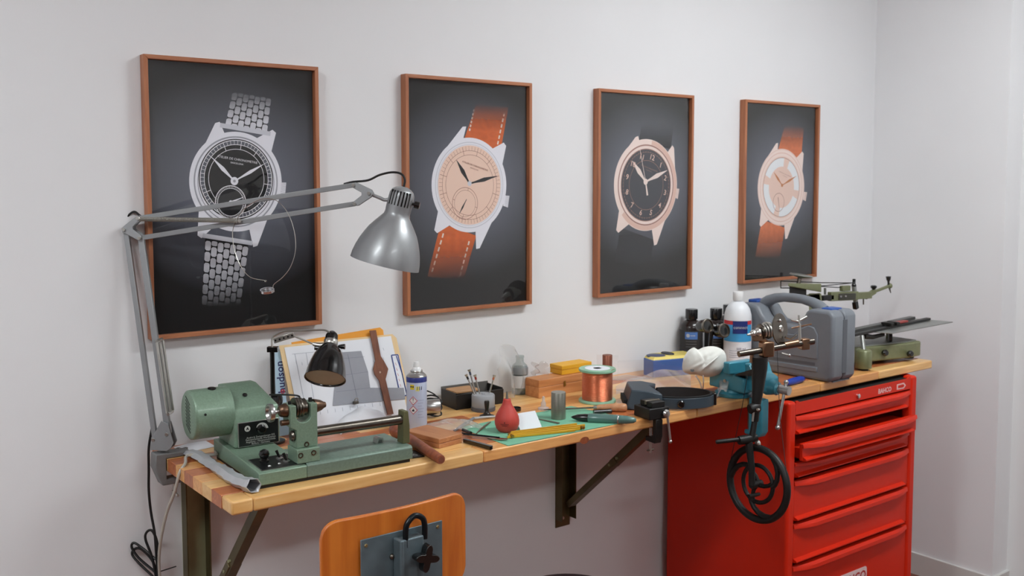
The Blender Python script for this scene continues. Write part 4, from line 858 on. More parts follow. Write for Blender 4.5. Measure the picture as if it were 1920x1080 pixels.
for s_, z_, w_ in (('m', .0275, 9), ('m', .0235, 6)):
    for k in range(w_): x_ = (k-(w_-1)/2)*.0026; obj('print', G().add([bulbp(x_-.0009, z_-.001), bulbp(x_+.0009, z_-.001), bulbp(x_+.0009, z_+.001), bulbp(x_-.0009, z_+.001)], [(0, 1, 2, 3)]), BINK, bl, smooth=0)
obj('print', G().add([bulbp(-.002, .0305), bulbp(.002, .0305), bulbp(.0008, .034), bulbp(-.0008, .034)], [(0, 1, 2, 3)]), BINK, bl, smooth=0)
c1, c2 = Zp(976, 808, ZB+.0008), Zp(1016, 801, ZB+.0008); up_ = (Dp(1003, 770, dep(c2)+.012)-c2); 
solo('note_card', G().hull([c1, c2, c2+up_, c1+up_], [p+V((.0, -.0005, .0002)) for p in (c1, c2, c2+up_, c1+up_)]), PAPER, 'small white card propped beside the red rubber blower', 'card', smooth=0)
cs_ = V((1.04, -.39, ZB+.002)); solo('steel_cylinder', G().rev([(.0205, 0), (.0213, .0008), (.0213, .0765), (.0205, .078), (0, .078)], cs_, n=40), mat('turned_steel2', (150, 148, 138), .34, .85, var=.05, vs=30, stretch=(1, 1, 40)), 'short steel cylinder standing on the green mat', 'cylinder')
MATG = mat('mat_green', (116, 180, 150), .6, var=.06, vs=10)
solo('cutting_mat', G().prism([(.7445, -.5385), (1.205, -.5385), (1.175, -.29), (.752, -.30)], ZB+.0002, ZB+.0016, lambda a, b, n: (a, b, n)), MATG, 'green cutting mat lying at the front of the bench', 'cutting mat')
# lens cap, clear fitting
lc = Zp(970.5, 771, ZB); solo('lens_cap', G().rev([(.0165, 0), (.0168, .001), (.0168, .009), (.0155, .010), (.0150, .006), (0, .006)], lc+V((0, .01, 0)), n=32), BAKE, 'round black lens cap behind the red blower', 'cap')
ACR = clear('clear_plastic', haze=.10, rough=.08); cf = Zp(1019, 768, ZB); solo('clear_nozzle', G().rev([(.016, 0), (.017, .002), (.017, .006), (.008, .010), (.0075, .022), (.0045, .026), (.004, .040), (.002, .041), (0, .041)], cf, n=24), clear('frosted_plastic', haze=.45, hazecol=(225, 225, 228), rough=.2), 'small clear plastic nozzle behind the short steel cylinder', 'nozzle')
# ------------------------------------------------------------------ wooden slide box, turned handle, black packet
wb = V((.615, -.378, ZB)); w_ = thing('wooden_box', 'small closed wooden box in two halves beside the turned handle', 'box', wb, R(10)); BOXW = wood('box_beech', (190, 132, 88), (166, 106, 66), 1, 16, .5)
obj('tray', G().box(-.041, .041, -.068, .068, 0, .0125), BOXW, w_, world=False, bevel=.0012); obj('lid', G().box(-.042, .042, -.069, .069, .0132, .0262), BOXW, w_, world=False, bevel=.0018)
ha, hb = Zp(738, 803, ZB+.021), Zp(827, 862, ZB+.011); e = (hb-ha).normalized(); L = (hb-ha).length
hd = thing('turned_handle', 'reddish turned wooden tool handle lying across the bench edge', 'tool handle', (hb+ha)/2-V((0, 0, .02))); HW = wood('handle_red_brown', (150, 84, 56), (122, 62, 42), 0, 18, .45)
obj('grip', G().rev([(0, 0), (.011, .001), (.018, .010), (.0205, .024), (.018, .042), (.0135, .060), (.0115, .080), (.0128, .100), (.0135, .130), (.0125, L*.8), (.0118, L-.003), (.0105, L), (.0, L)], ha, e, 32), HW, hd, smooth=60); obj('end_mark', G().cyl(hb, hb+e*.0006, .007, n=16), mat('handle_end', (120, 66, 48), .6), hd)
bkp = Zp(785, 856, ZB); bk_ = thing('black_packet', 'small black packet with white print under the turned handle', 'packet', bkp); obj('packet', G().box(-.020, .020, -.03, .03, .0003, .004).xf(M.Translation(bkp+V((-.006, .02, 0))) @ rotz(R(-8))), PNL, bk_, bevel=.0006)
for k in range(3): text('lettering', ['G', '-', '='][k], .018, bkp+V((-.008+.004*k, .004+.014*k, .0042)), (1, .1, 0), (-.1, 1, 0), PRT, bk_)
# clear bag, grey pliers, pens, knife
BAG = clear('bag_film', haze=.22, hazecol=(232, 222, 216), rough=.12)
def bag(name, fn, nu, nv, label, m=BAG): return solo(name, G().sheet(fn, nu, nv, .0004), m, label, 'plastic bag', smooth=60)
b0 = Zp(815, 800, ZB)
bag('plastic_bag', lambda u, v: (.655+.15*u, -.325+.1*v-.03*u, ZB+.002+.022*math.sin(u*math.pi)**.6*math.sin(v*math.pi*.9+.2)+.003*math.sin(u*19+v*7)), 22, 14, 'clear plastic bag lying behind the closed wooden box')
def stick(name, p, q, r, m, label, cat, zz=None, r2=None, n=12, group=None):
    return solo(name, G().cyl(p, q, r, r2, n), m, label, cat, group, smooth=50)
tw = thing('grey_tweezers', 'bent grey plastic tweezers lying by the plastic bag', 'tweezers', Zp(885, 786, ZB)); GPL = mat('grey_plastic', (120, 122, 126), .45, var=.03)
obj('arm', G().tube([Zp(851, 808, ZB+.004), Zp(868, 797, ZB+.007), Zp(888, 784.5, ZB+.006)], [.003, .005, .0045], 10), GPL, tw); obj('arm', G().tube([Zp(888, 784.5, ZB+.006), Zp(905, 782.5, ZB+.006), Zp(928, 781, ZB+.005)], [.0035, .0036, .003], 10), mat('pale_grey_plastic', (170, 172, 174), .45), tw)
for k, (dx_, sc2) in enumerate(((0, 1), (.002, 1))): pass
t2 = thing('steel_tweezers', 'brown steel tweezers lying on the green mat', 'tweezers', Zp(905, 803, ZB)); 
for k in (-1, 1):
    p0, p1, p2 = Zp(893, 813, ZB+.003), Zp(907, 800, ZB+.0045+.001*k), Zp(919, 791.5, ZB+.003); off = V((.0022*k, .0010*k, 0)); obj('arm', G().tube([p0+off*.2, p1+off*1.3, p2+off*.6], [.0011, .0026, .0016], 8), mat('tweezer_brown', (122, 104, 84), .4, .6), t2)
stick('pen_cap', Zp(868, 806, ZB+.006), Zp(883, 812, ZB+.006), .0045, BAKE, 'short black pen cap at the corner of the green mat', 'pen cap')
kf = thing('folding_knife', 'folding knife with black handle and open steel blade', 'knife', Zp(900, 828, ZB)); k0, k1 = Zp(872, 826, ZB+.006), Zp(920, 839, ZB+.006); ee = (k1-k0).normalized(); nn = ee.cross(V((0, 0, 1)))
obj('handle', G().prism(rrect((k1-k0).length+.01, .011, .005), -.0048, .0048, lambda a, b, n: (k0+k1)/2+ee*a+nn*b+V((0, 0, n))), BAKE, kf, bevel=.001)
j0, j1 = Zp(868, 815, ZB+.006), Zp(952, 824, ZB+.006); e2 = (j1-j0).normalized(); n2 = e2.cross(V((0, 0, 1))); L2_ = (j1-j0).length
obj('blade', G().prism([(0, .004), (L2_*.9, .006), (L2_, .001), (L2_*.98, -.007), (.02, -.0075), (0, -.004)], -.0008, .0008, lambda a, b, n: j0+e2*a+n2*b+V((0, 0, n))), mat('blade_steel', (178, 170, 164), .25, 1, var=.05), kf); obj('spine', G().cyl(j0-e2*.006+V((0, 0, .002))-n2*.006, j0+e2*(L2_*.8)+V((0, 0, .002))-n2*.0065, .0019, .0012, 8), BAKE, kf)
# yellow folding rules on the mat
YR = wood('rule_yellow', (212, 166, 40), (190, 140, 26), 0, 20, .45); BRS = mat('brass', (176, 140, 70), .35, .9)
r0, r1 = Zp(950, 820, ZB+.004), Zp(1098, 803, ZB+.004); e3 = (r1-r0); L3 = e3.length; a3 = math.atan2(e3.y, e3.x)
ru = thing('folding_rule', 'yellow wooden folding rule closed on the green mat', 'folding rule', V(((r0.x+r1.x)/2, (r0.y+r1.y)/2, ZB+.0016)), a3)
for k in range(4):
    sl_ = obj('section', G().box(-L3/2+.005*k, L3/2-.02*abs(k-2), -.012+.0065*k, -.0088+.0065*k, .0008, .0075+.003*k), YR, ru, world=False, bevel=.0008); sl_.rotation_euler = (0, 0, R(1.6*(k-1.5)))
for (xx_, yy_) in ((-L3/2+.012, 0), (L3/2-.012, .002)): obj('hinge', G().cyl((xx_, -.0135+yy_, .007), (xx_, .012+yy_, .007), .0042, n=14), BRS, ru, world=False)
stick('steel_burin', Zp(1010, 786, ZB+.003), Zp(1048, 794, ZB+.003), .0022, mat('burin_steel', (130, 126, 112), .35, .8), 'thin steel burin lying behind the yellow rule', 'burin', r2=.0035)
# screwdriver with wooden handle, grey-green shaver-like pin vice
w0, w1, w2 = Zp(1027, 768, ZB+.008), Zp(1114, 764, ZB+.011), Zp(1176, 764, ZB+.013); e4 = (w2-w1).normalized(); L4 = (w2-w1).length
sd_ = thing('wooden_screwdriver', 'screwdriver with pale wooden handle lying before the copper spool', 'screwdriver', V((w1.x, w1.y, ZB)))
obj('shaft', G().cyl(w0, w1+e4*.004, .0026, n=12), STL, sd_); obj('tip', G().hull([w0+V((0, 0, -.0022)), w0+V((.001, .0045, -.001)), w0+V((0, 0, .0022)), w0-V((.001, .0045, 0))], [p+(w0-w1).normalized()*.012 for p in (w0+V((0, 0, -.0008)), w0+V((.001, .004, 0)), w0+V((0, 0, .0008)), w0-V((.001, .004, 0)))]), STL, sd_); obj('ferrule', G().cyl(w1-e4*.002, w1+e4*.010, .0056, n=20), SIL, sd_)
obj('handle', G().rev([(.006, .008), (.0085, .014), (.0095, .03), (.0125, L4*.62), (.0130, L4*.85), (.0105, L4*.97), (.004, L4), (0, L4)], w1, e4, 28), wood('pale_handle', (198, 146, 106), (176, 118, 80), 0, 18, .4, .2), sd_, smooth=60)
p0, p1 = Zp(1070, 782, ZB+.013), Zp(1193, 788, ZB+.012); e5 = (p1-p0).normalized(); L5 = (p1-p0).length
pv = thing('graver_tool', 'grey green hand tool with black pointed head lying on the mat', 'hand tool', V(((p0.x+p1.x)/2, (p0.y+p1.y)/2, ZB))); GG = mat('tool_greygreen', (84, 116, 110), .3, .1, var=.04, coat=.3)
obj('head', G().rev([(0, 0), (.004, .006), (.009, .020), (.0115, .040), (.0115, .052)], p0, e5, 24), BAKE, pv, smooth=60); obj('body', G().rev([(.0115, .05), (.0132, .054), (.0135, L5*.45), (.0128, L5*.715)], p0, e5, 28), GG, pv); obj('ring', G().rev([(.0132, L5*.715), (.0136, L5*.72), (.0136, L5*.73), (.013, L5*.735)], p0, e5, 28), SIL, pv); obj('tail', G().rev([(.0125, L5*.735), (.0115, L5*.85), (.0085, L5*.96), (.004, L5), (0, L5)], p0, e5, 28), GG, pv, smooth=60)
blk0 = Zp(1113, 773, ZB+.006); blk1 = Zp(1146, 771, ZB+.006); stick('black_file', blk0, blk1, .0075, BAKE, 'short black file grip behind the grey green hand tool', 'file', n=16)
# ------------------------------------------------------------------ copper spool
sc0 = V((1.287, -.285, ZB)); spo = thing('copper_wire_spool', 'spool of copper wire with pale green flanges', 'wire spool', sc0); SPG = mat('spool_green', (140, 184, 156), .4, var=.03); COP = mat('copper_wire', (206, 122, 92), .32, 1, var=.08, vs=60, stretch=(1, 1, 30), bump=.3, bs=60)
obj('flange', G().rev([(.010, 0), (.057, 0), (.0585, .0015), (.0585, .006), (.057, .008), (.0475, .008)], sc0, n=56), SPG, spo); obj('winding', G().rev([(.047, .008)]+[(.0472+(.0009 if k % 2 else 0), .008+.089*k/48) for k in range(49)]+[(.047, .097)], sc0, n=56), COP, spo, smooth=20)
obj('flange', G().rev([(.0475, .097), (.057, .097), (.0585, .0985), (.0585, .104), (.057, .1055), (.012, .1055), (.011, .1035), (0, .1035)], sc0, n=56), SPG, spo); obj('paper_label', G().rev([(.013, .1056), (.040, .1056), (.040, .1060), (.013, .1060), (.013, .1056)], sc0, n=40), PAPER, spo); obj('loose_end', G().tube(spline([sc0+V((-.02, -.045, .09)), sc0+V((.0, -.055, .1)), sc0+V((.01, -.058, .108)), sc0+V((.03, -.05, .107))], 5), .0006, 5), COP, spo)
# long wooden box, yellow box, bottle, bags, brown rod
lbx = thing('long_wooden_box', 'long wooden box behind the copper wire spool', 'box', (1.275, -.105, ZB), R(2)); LBW = wood('long_box_wood', (210, 146, 92), (186, 120, 70), 0, 14, .5)
obj('body', G().box(-.11, .11, -.034, .034, 0, .034), LBW, lbx, world=False, bevel=.0015); obj('lid', G().box(-.11, .11, -.034, .034, .0347, .058), LBW, lbx, world=False, bevel=.0015); obj('catch', G().box(-.004, .004, -.036, -.0343, .026, .042), BRS, lbx, world=False)
ybx = thing('yellow_box', 'yellow cardboard box lying on the long wooden box', 'box', (1.345, -.09, ZB+.0585), R(1)); YB = mat('yellow_card', (226, 168, 36), .55, var=.03)
obj('base', G().box(-.065, .065, -.03, .03, 0, .016), YB, ybx, world=False, bevel=.001); obj('lid', G().box(-.066, .066, -.031, .031, .0165, .030), YB, ybx, world=False, bevel=.0015)
gb = V((1.165, -.045, ZB)); gl = thing('glass_bottle', 'small clear glass bottle with white label by the wall', 'bottle', gb); GLS = clear('bottle_glass', (225, 232, 230), .03, .06, ior=1.5)
obj('glass', G().rev([(.0, 0), (.025, 0), (.0265, .003), (.0265, .085), (.024, .094), (.013, .104), (.0125, .118), (.014, .119), (.014, .125), (.011, .125)], gb, n=36), GLS, gl); obj('liquid', G().rev([(0, .003), (.0245, .003), (.0245, .078), (0, .078)], gb, n=32), clear('clear_liquid', (205, 210, 206), .05, .05), gl); obj('label', G().rev([(.0267, .022), (.0270, .022), (.0270, .062), (.0267, .062)], gb, n=36), mat('bottle_label', (206, 206, 206), .7), gl); obj('grey_band', G().rev([(.0267, .066), (.0271, .066), (.0271, .086), (.0262, .088)], gb, n=36), mat('bottle_band', (128, 130, 132), .5), gl)
bag('plastic_bag', lambda u, v: (1.06+.085*u+.02*math.sin(v*3), -.075+.018*math.sin(u*9+v*4)+.03*v, ZB+.002+.165*v*(.55+.45*math.sin(min(1, u*1.1)*math.pi*.75))), 14, 16, 'tall clear plastic bag standing by the wall beside the glass bottle', clear('bag_tall', haze=.16, hazecol=(245, 244, 242), rough=.12))
bag('plastic_bag', lambda u, v: (1.195+.05*u, -.075-.012*math.sin(u*8)+.012*math.sin(v*9+u*4), ZB+.060+.045*v*(1-.25*math.sin(u*4)**2)), 10, 10, 'small crumpled clear bag on the left end of the long wooden box')
solo('copper_rod', G().rev([(.0155, 0), (.016, .001), (.016, .128), (.0152, .129), (0, .129)], (1.385, -.225, ZB), n=32), mat('brown_copper', (140, 82, 64), .4, .6, var=.1), 'upright brown copper rod beside the wire spool', 'rod')
# clear acrylic cover and blue box
ac = thing('acrylic_cover', 'clear acrylic tray on edge before the blue and yellow box', 'acrylic tray', (1.62, -.07, ZB)); CL = clear('acrylic', haze=.03)
q0, q1 = V((1.53, -.05, ZB)), V((1.735, -.17, ZB))
for (pa, pb_, h) in (((1.515, -.03), (1.560, -.09), .088), ((1.560, -.09), (1.765, -.198), .070)):
    pa, pb_ = V((pa[0], pa[1], ZB+.0005)), V((pb_[0], pb_[1], ZB+.0005)); d_ = (pb_-pa).normalized(); nn = V((-d_.y, d_.x, 0))*.0022; zz = V((0, 0, h)); obj('wall', G().hull([pa, pb_, pb_+nn, pa+nn], [p+zz for p in (pa, pb_, pb_+nn, pa+nn)]), CL, ac, bevel=.0006)
obj('floor', G().hull([(x_, y_, ZB+.0005) for x_, y_ in ((1.517, -.028), (1.562, -.087), (1.685, -.152), (1.66, -.03))], [(x_, y_, ZB+.002) for x_, y_ in ((1.517, -.028), (1.562, -.087), (1.685, -.152), (1.66, -.03))]), CL, ac)
bb = thing('blue_box', 'blue box with yellow top behind the white dust mask', 'box', (1.795, -.105, ZB), R(-14)); BLU = mat('box_blue', (24, 80, 156), .45, var=.04); PYL = mat('box_yellow', (226, 206, 110), .55, var=.04)
hull_ = [(-.095, -.05), (.095, -.05), (.095, .045), (-.06, .045), (-.095, .015)]
obj('body', G().hull([(a, b, .0005) for a, b in hull_], [(a, b, .062) for a, b in hull_]), BLU, bb, world=False, bevel=.003); obj('top_card', G().hull([(a*.98, b*.96, .0622) for a, b in hull_], [(a*.9, b*.85, .071) for a, b in hull_]), PYL, bb, world=False); obj('opening', G().rev([(.020, .0712), (.0185, .0745), (0, .0745)], (.0, .008, 0), n=28, sx=1.6), mat('dark_navy', (22, 24, 34), .5), bb, world=False); obj('blue_rim', G().rev([(.034, .062), (.034, .071), (.030, .0725), (0, .0725)], (-.055, -.003, 0), n=28), mat('rim_navy', (40, 52, 92), .45), bb, world=False)
# three dark bottles
DKB = mat('dark_bottle', (30, 20, 18), .25, var=.1, coat=.2); DKL = mat('dark_label', (44, 42, 42), .6, var=.03); BLL = mat('label_blue', (84, 124, 190), .5); WTX = mat('label_white', (190, 192, 196), .6)
def dbot(c_, label):
    t = thing('dark_bottle', label, 'bottle', c_, 0, 'dark bottles by the wall'); a_ = math.atan2((CAMP-c_).y, (CAMP-c_).x)
    obj('body', G().rev([(.0, 0), (.040, 0), (.042, .003), (.042, .145), (.039, .158), (.027, .170), (.0185, .175), (.0185, .182)], c_, n=40), DKB, t, smooth=50); obj('cap', G().rev([(.0225, .178), (.023, .179), (.023, .212), (.0215, .215), (0, .215)], c_, n=32), BAKE, t); obj('label', G().rev([(.0422, .012), (.0425, .012), (.0425, .138), (.0422, .138)], c_, n=40), DKL, t)
    for x_ in (-.018, -.006, .006, .018): decal(t, c_, .0425, a_, 0, [(x_-.0061, .106), (x_+.0061, .106), (x_+.0061, .133), (x_-.0061, .133)], BLL, 'label_panel')
    decal(t, c_, .0425, a_, .120, [(-.012+.007*math.cos(k*.7854), .007*math.sin(k*.7854)) for k in range(8)], WTX, 'emblem', .0008)
    for k in range(3): decal(t, c_, .0425, a_, .120, [(-.002+k*.006, -.002), (.002+k*.006, -.002), (.002+k*.006, .002), (-.002+k*.006, .002)], WTX, 'print', .0008)
    for k, z_ in enumerate((.098, .088, .078, .062)): 
        for j in range(5): x_ = (j-2)*.008; decal(t, c_, .0425, a_, z_, [(x_-.004, -.0007), (x_+.004, -.0007), (x_+.004, .0007), (x_-.004, .0007)], mat('label_grey', (120, 120, 122), .6), 'print')
def at(px, y_): p = Yp(px, 640, y_); return V((p.x, y_, ZB))
dbot(at(1296, -.05), 'dark brown bottle with blue label nearest the blue box'); dbot(at(1342, -.092), 'dark brown bottle in the middle of the three by the wall'); dbot(at(1366, -.05), 'dark brown bottle partly hidden behind the white bottle')
# binocular loupe in front of the bottles
lpd = 3.52; lpc = Dp(1338, 622, lpd); bl_ = thing('binocular_loupe', 'black twin lens magnifier with metal rims before the dark bottles', 'magnifier', V((lpc.x, lpc.y, ZB)))
for (x_, y_, r_) in ((1322, 611, .025), (1353, 620, .0255)):
    c_ = Dp(x_, y_, lpd); ax_ = (-FW*.85+RT*.45+UP*.1).normalized(); obj('barrel', G().rev([(.0, -.03), (r_*.75, -.03), (r_*.92, -.012), (r_*.95, .010)], c_, ax_, 32), BAKE, bl_, smooth=50); obj('rim', G().rev([(r_*.95, .008), (r_, .010), (r_, .016), (r_*.9, .017), (r_*.88, .012)], c_, ax_, 36), STL, bl_); obj('lens', G().rev([(r_*.88, .011), (r_*.5, .0125), (0, .013)], c_, ax_, 32), mat('dark_lens', (26, 28, 28), .06, var=0, coat=.6), bl_)
obj('bridge', G().tube([Dp(1318, 604, lpd+.01), Dp(1338, 612, lpd+.015), Dp(1356, 616, lpd+.01)], .010, 10), BAKE, bl_); pp = Dp(1330, 640, lpd+.02); obj('stem', G().tube([(pp.x, pp.y, ZB+.001), (pp.x, pp.y, ZB+.05), Dp(1334, 622, lpd+.015)], .008, 10), BAKE, bl_); obj('foot', G().rev([(.03, 0), (.03, .006), (.01, .010)], (pp.x, pp.y, ZB)), BAKE, bl_)
# white dispenser bottle
wt = V((2.050, -.205, ZB)); wtl = thing('white_bottle', 'white plastic bottle with red and blue label behind the vice', 'bottle', wt); MLK = mat('milky_plastic', (222, 224, 228), .35, var=.01); WA = math.atan2((CAMP-wt).y, (CAMP-wt).x)
obj('body', G().rev([(0, 0), (.047, 0), (.050, .004), (.050, .185), (.0485, .205), (.043, .226), (.033, .242), (.022, .250), (.0165, .253), (.0165, .260)], wt, n=48), MLK, wtl, smooth=60); obj('cap', G().rev([(.0185, .256), (.0195, .258), (.0188, .286), (.0175, .288), (0, .288)], wt, n=32), WHT, wtl)
def wrapb(z0, z1, a0, a1, m, name, k=.0005):
    g = G(); n = 14; P = [(wt.x+(.050+k)*math.cos(WA+a0+(a1-a0)*i/n), wt.y+(.050+k)*math.sin(WA+a0+(a1-a0)*i/n)) for i in range(n+1)]; g.add([(x, y, ZB+z0) for x, y in P]+[(x, y, ZB+z1) for x, y in P], [(i, i+1, i+n+2, i+n+1) for i in range(n)]); return obj(name, g, m, wtl, smooth=60)
wrapb(.110, .185, -1.25, 1.25, mat('label_lightblue', (60, 150, 205), .5), 'label_panel'); wrapb(.04, .108, -1.25, 1.25, mat('label_paper', (222, 224, 230), .6), 'label_paper'); wrapb(.172, .186, -1.25, 1.25, mat('label_red', (196, 50, 58), .5), 'label_stripe', .0008); wrapb(.140, .186, -.35, .75, mat('label_navy', (26, 44, 110), .5), 'label_name', .0011)
tx = V((-math.sin(WA+.2), math.cos(WA+.2), 0)); text('lettering', 'connect', .016, (wt.x+.0525*math.cos(WA+.2), wt.y+.0525*math.sin(WA+.2), ZB+.163), tx, (0, 0, 1), WTX, wtl); text('lettering', '500 ml', .012, (wt.x+.0525*math.cos(WA+.25), wt.y+.0525*math.sin(WA+.25), ZB+.085), tx, (0, 0, 1), mat('navy_print', (40, 44, 90), .6), wtl)
for k in range(4): wrapb(.052+k*.008, .0535+k*.008, -.6, .5-.1*k, mat('label_grey_line', (150, 156, 176), .6), 'print', .0008)
# dust mask
mk = Zp(1322, 738, ZB); mkt = thing('dust_mask', 'white cup dust mask with straps resting on a clear bag', 'mask', mk); MSK = mat('mask_white', (222, 222, 216), .9, var=.02, bump=.15, bs=80)
MD = dep(mk)-.03
OUT = [(1281.5, 671), (1289, 659), (1296, 653.5), (1302, 651.7), (1309, 655.5), (1318, 651.5), (1333, 649), (1347.6, 651.7), (1358, 659), (1362, 671), (1360.5, 684), (1354, 697), (1340, 705), (1323, 707), (1307, 703), (1294, 702), (1282, 697), (1279, 687)]
OUT = [(p.x, p.y) for p in spline([V((x, y, 0)) for x, y in OUT+OUT[:1]], 3)][:-1]
ns = len(OUT); nr = 9; C0 = (1322, 678)
def mpt(t_, j, sgn):
    x_, y_ = C0[0]+(OUT[j][0]-C0[0])*t_, C0[1]+(OUT[j][1]-C0[1])*t_
    left = (x_-1355)*(701-659)-(y_-659)*(1307-1355)      # which side of the seam
    cr_ = abs(left)/64
    bul = (.052 if sgn < 0 else .02)*math.sqrt(max(0, 1-t_**2.2)); wr_ = 0
    if sgn < 0: bul += .006*math.exp(-(cr_/3)**2)*(1-t_**3); wr_ = (.0022 if left < 0 else .0005)*math.sin(x_*.42+y_*.21)*math.sin(y_*.33-x_*.11)*(1-t_**4)
    return Dp(x_, y_, MD+sgn*bul-wr_)
g = G()
for sgn in (-1, 1):
    k0 = len(g.v); g.v.append(mpt(0, 0, sgn))
    for i in range(1, nr+1):
        for j in range(ns): g.v.append(mpt(i/nr, j, sgn))
    for j in range(ns): g.f.append((k0, k0+1+j, k0+1+(j+1) % ns))
    for i in range(nr-1):
        for j in range(ns): a_ = k0+1+i*ns; g.f.append((a_+j, a_+ns+j, a_+ns+(j+1) % ns, a_+(j+1) % ns))
h0 = 1+nr*ns
for j in range(ns): p_ = 1+(nr-1)*ns; g.f.append((p_+j, h0+p_+j, h0+p_+(j+1) % ns, p_+(j+1) % ns))
obj('cup', g, MSK, mkt, smooth=70)
obj('seam', G().tube(spline([Dp(1356, 659, MD-.012), Dp(1343, 671, MD-.049), Dp(1330, 682, MD-.059), Dp(1317, 693, MD-.048), Dp(1307, 702, MD-.010)], 6), .0022, 6), MSK, mkt)
obj('strap', G().tube(spline([Dp(1304, 704, dep(mk)-.06), Dp(1312, 716, dep(mk)-.05), Dp(1316, 730, dep(mk)-.02), Zp(1316, 734, ZB+.003)], 5), .0022, 6), WHT, mkt); obj('strap', G().tube(spline([Dp(1318, 700, dep(mk)-.05), Dp(1319, 716, dep(mk)-.04), Zp(1318, 730, ZB+.003)], 5), .0022, 6), WHT, mkt)
obj('strap_rivet', G().cyl(Dp(1298, 694, MD-.040), Dp(1298, 694, MD-.02), .006, n=14), mat('rivet_grey', (110, 114, 116), .4, .5), mkt)
bag('plastic_bag', lambda u, v: Zp(1345+25*u+12*v, 752-30*v-8*u, ZB+.001)+V((.004*math.sin(v*11), .01*math.sin(u*9), .075*math.sin(u*math.pi)*(.3+.7*math.sin(v*math.pi))+.006*math.sin(u*23+v*13)+.007)), 16, 16, 'crumpled clear plastic bag under the dust mask beside the vice')
bag('plastic_bag', lambda u, v: Zp(1155+140*u, 742-10*u-16*v-8*u*v, ZB+.002)+V((0, 0, .004+.034*math.sin(u*2.4)*v+.004*math.sin(u*14+v*6))), 22, 10, 'long clear plastic bag lying behind the magnifier headband', clear('bag_long', haze=.15, hazecol=(240, 228, 220), rough=.15))
# ------------------------------------------------------------------ magnifier headband (visor)
vc = V((1.45, -.47, ZB)); vz = thing('magnifier_headband', 'dark blue grey magnifier visor headband lying on the bench', 'magnifier', vc, R(-38)); VIS = mat('visor_slate', (52, 64, 74), .42, var=.04); VIN = mat('visor_foam', (20, 22, 24), .8, var=.08)
def band(rx, ry, h0, h1, t, a0, a1, n=40, lift=0):
    g = G(); k = n+1
    for i in range(n+1):
        a = R(a0+(a1-a0)*i/n); c_, s_ = math.cos(a), math.sin(a); l = lift*(1-c_)/2
        for (r_, z_) in ((0, h0), (t, h0), (t, h1), (0, h1)): g.v.append(V(((rx-r_)*c_, (ry-r_)*s_, z_+l)))
    for i in range(n):
        for j in range(4): g.f.append((i*4+j, i*4+(j+1) % 4, i*4+4+(j+1) % 4, i*4+4+j))
    g.f += [(0, 1, 2, 3), (n*4+3, n*4+2, n*4+1, n*4)]; return g
def vo(name, g, m, **k): return obj(name, g, m, vz, world=False, **k)
vo('headband', band(.115, .082, .004, .036, .0035, -150, 150), VIS, bevel=.001); vo('foam_liner', band(.1105, .0775, .008, .040, .007, -120, 120), VIN)
hood = [(-.165, -.072), (-.120, -.088), (-.055, -.088), (-.06, -.06), (-.085, 0), (-.06, .06), (-.055, .088), (-.120, .088), (-.165, .072)]
vo('visor_hood', G().hull([(a, b, .0005) for a, b in hood], [(a+.018 if a < -.1 else a, b*.93, .060 if a < -.07 else .05) for a, b in hood]), VIS, bevel=.004, seg=3)
vo('lens_slot', G().box(-.1685, -.155, -.055, .055, .008, .026), VIN)
vo('pivot_knob', G().rev([(.011, 0), (.011, .006), (.008, .009), (0, .009)], (.0, -.082, .021), (0, -1, 0), 24), BAKE); vo('pivot_knob', G().rev([(.011, 0), (.011, .006), (.008, .009), (0, .009)], (.0, .082, .021), (0, 1, 0), 24), BAKE); vo('rear_buckle', G().box(.108, .120, -.02, .02, .002, .040), BAKE, bevel=.003)
# ------------------------------------------------------------------ small black clamp-on vice at the bench edge
mv = V((1.272, BYF-.012, ZB)); mvt = thing('clamp_vice', 'small black clamp-on vice at the front edge of the bench', 'vice', mv, R(-8)); MVB = mat('vice_black', (24, 23, 23), .45, .3, var=.1)
def mo2(name, g, m, **k): return obj(name, g, m, mvt, world=False, **k)
mo2('base_block', G().box(-.036, .036, -.022, .055, .0005, .034), MVB, bevel=.003); mo2('jaw', G().box(-.024, .024, -.016, .010, .034, .050), MVB, bevel=.0015); mo2('jaw', G().box(-.024, .024, .016, .040, .034, .050), MVB, bevel=.0015)
mo2('jaw_plate', G().box(-.026, .026, .0095, .0125, .040, .0515), mat('jaw_steel', (120, 112, 100), .4, .7), bevel=.0005); mo2('jaw_plate', G().box(-.026, .026, .0135, .0165, .040, .0515), mat('jaw_steel', (120, 112, 100), .4, .7), bevel=.0005)
mo2('clamp_bracket', G().prism([(-.022, 0), (-.005, 0), (-.005, -.055), (.03, -.058), (.03, -.072), (-.014, -.072), (-.022, -.05)], -.012, .012, lambda a, b, n: (n, a, b)), MVB, bevel=.002)
mo2('clamp_screw', G().cyl((0, .02, -.034), (0, .02, -.108), .0042, n=16), SIL); mo2('screw_tommy', G().cyl((-.012, .02, -.100), (.012, .02, -.100), .0025, n=10), STL)
mo2('spindle_head', G().rev([(.007, 0), (.011, .004), (.012, .012), (.008, .018), (0, .019)], (.016, -.022, .018), (0, -1, 0), 24), SIL); mo2('spindle_bar', G().cyl((.016, -.036, .020), (.026, -.040, -.062), .0036, n=14), SIL); mo2('bar_end', G().ball((.0262, -.040, -.064), .0055), SIL)
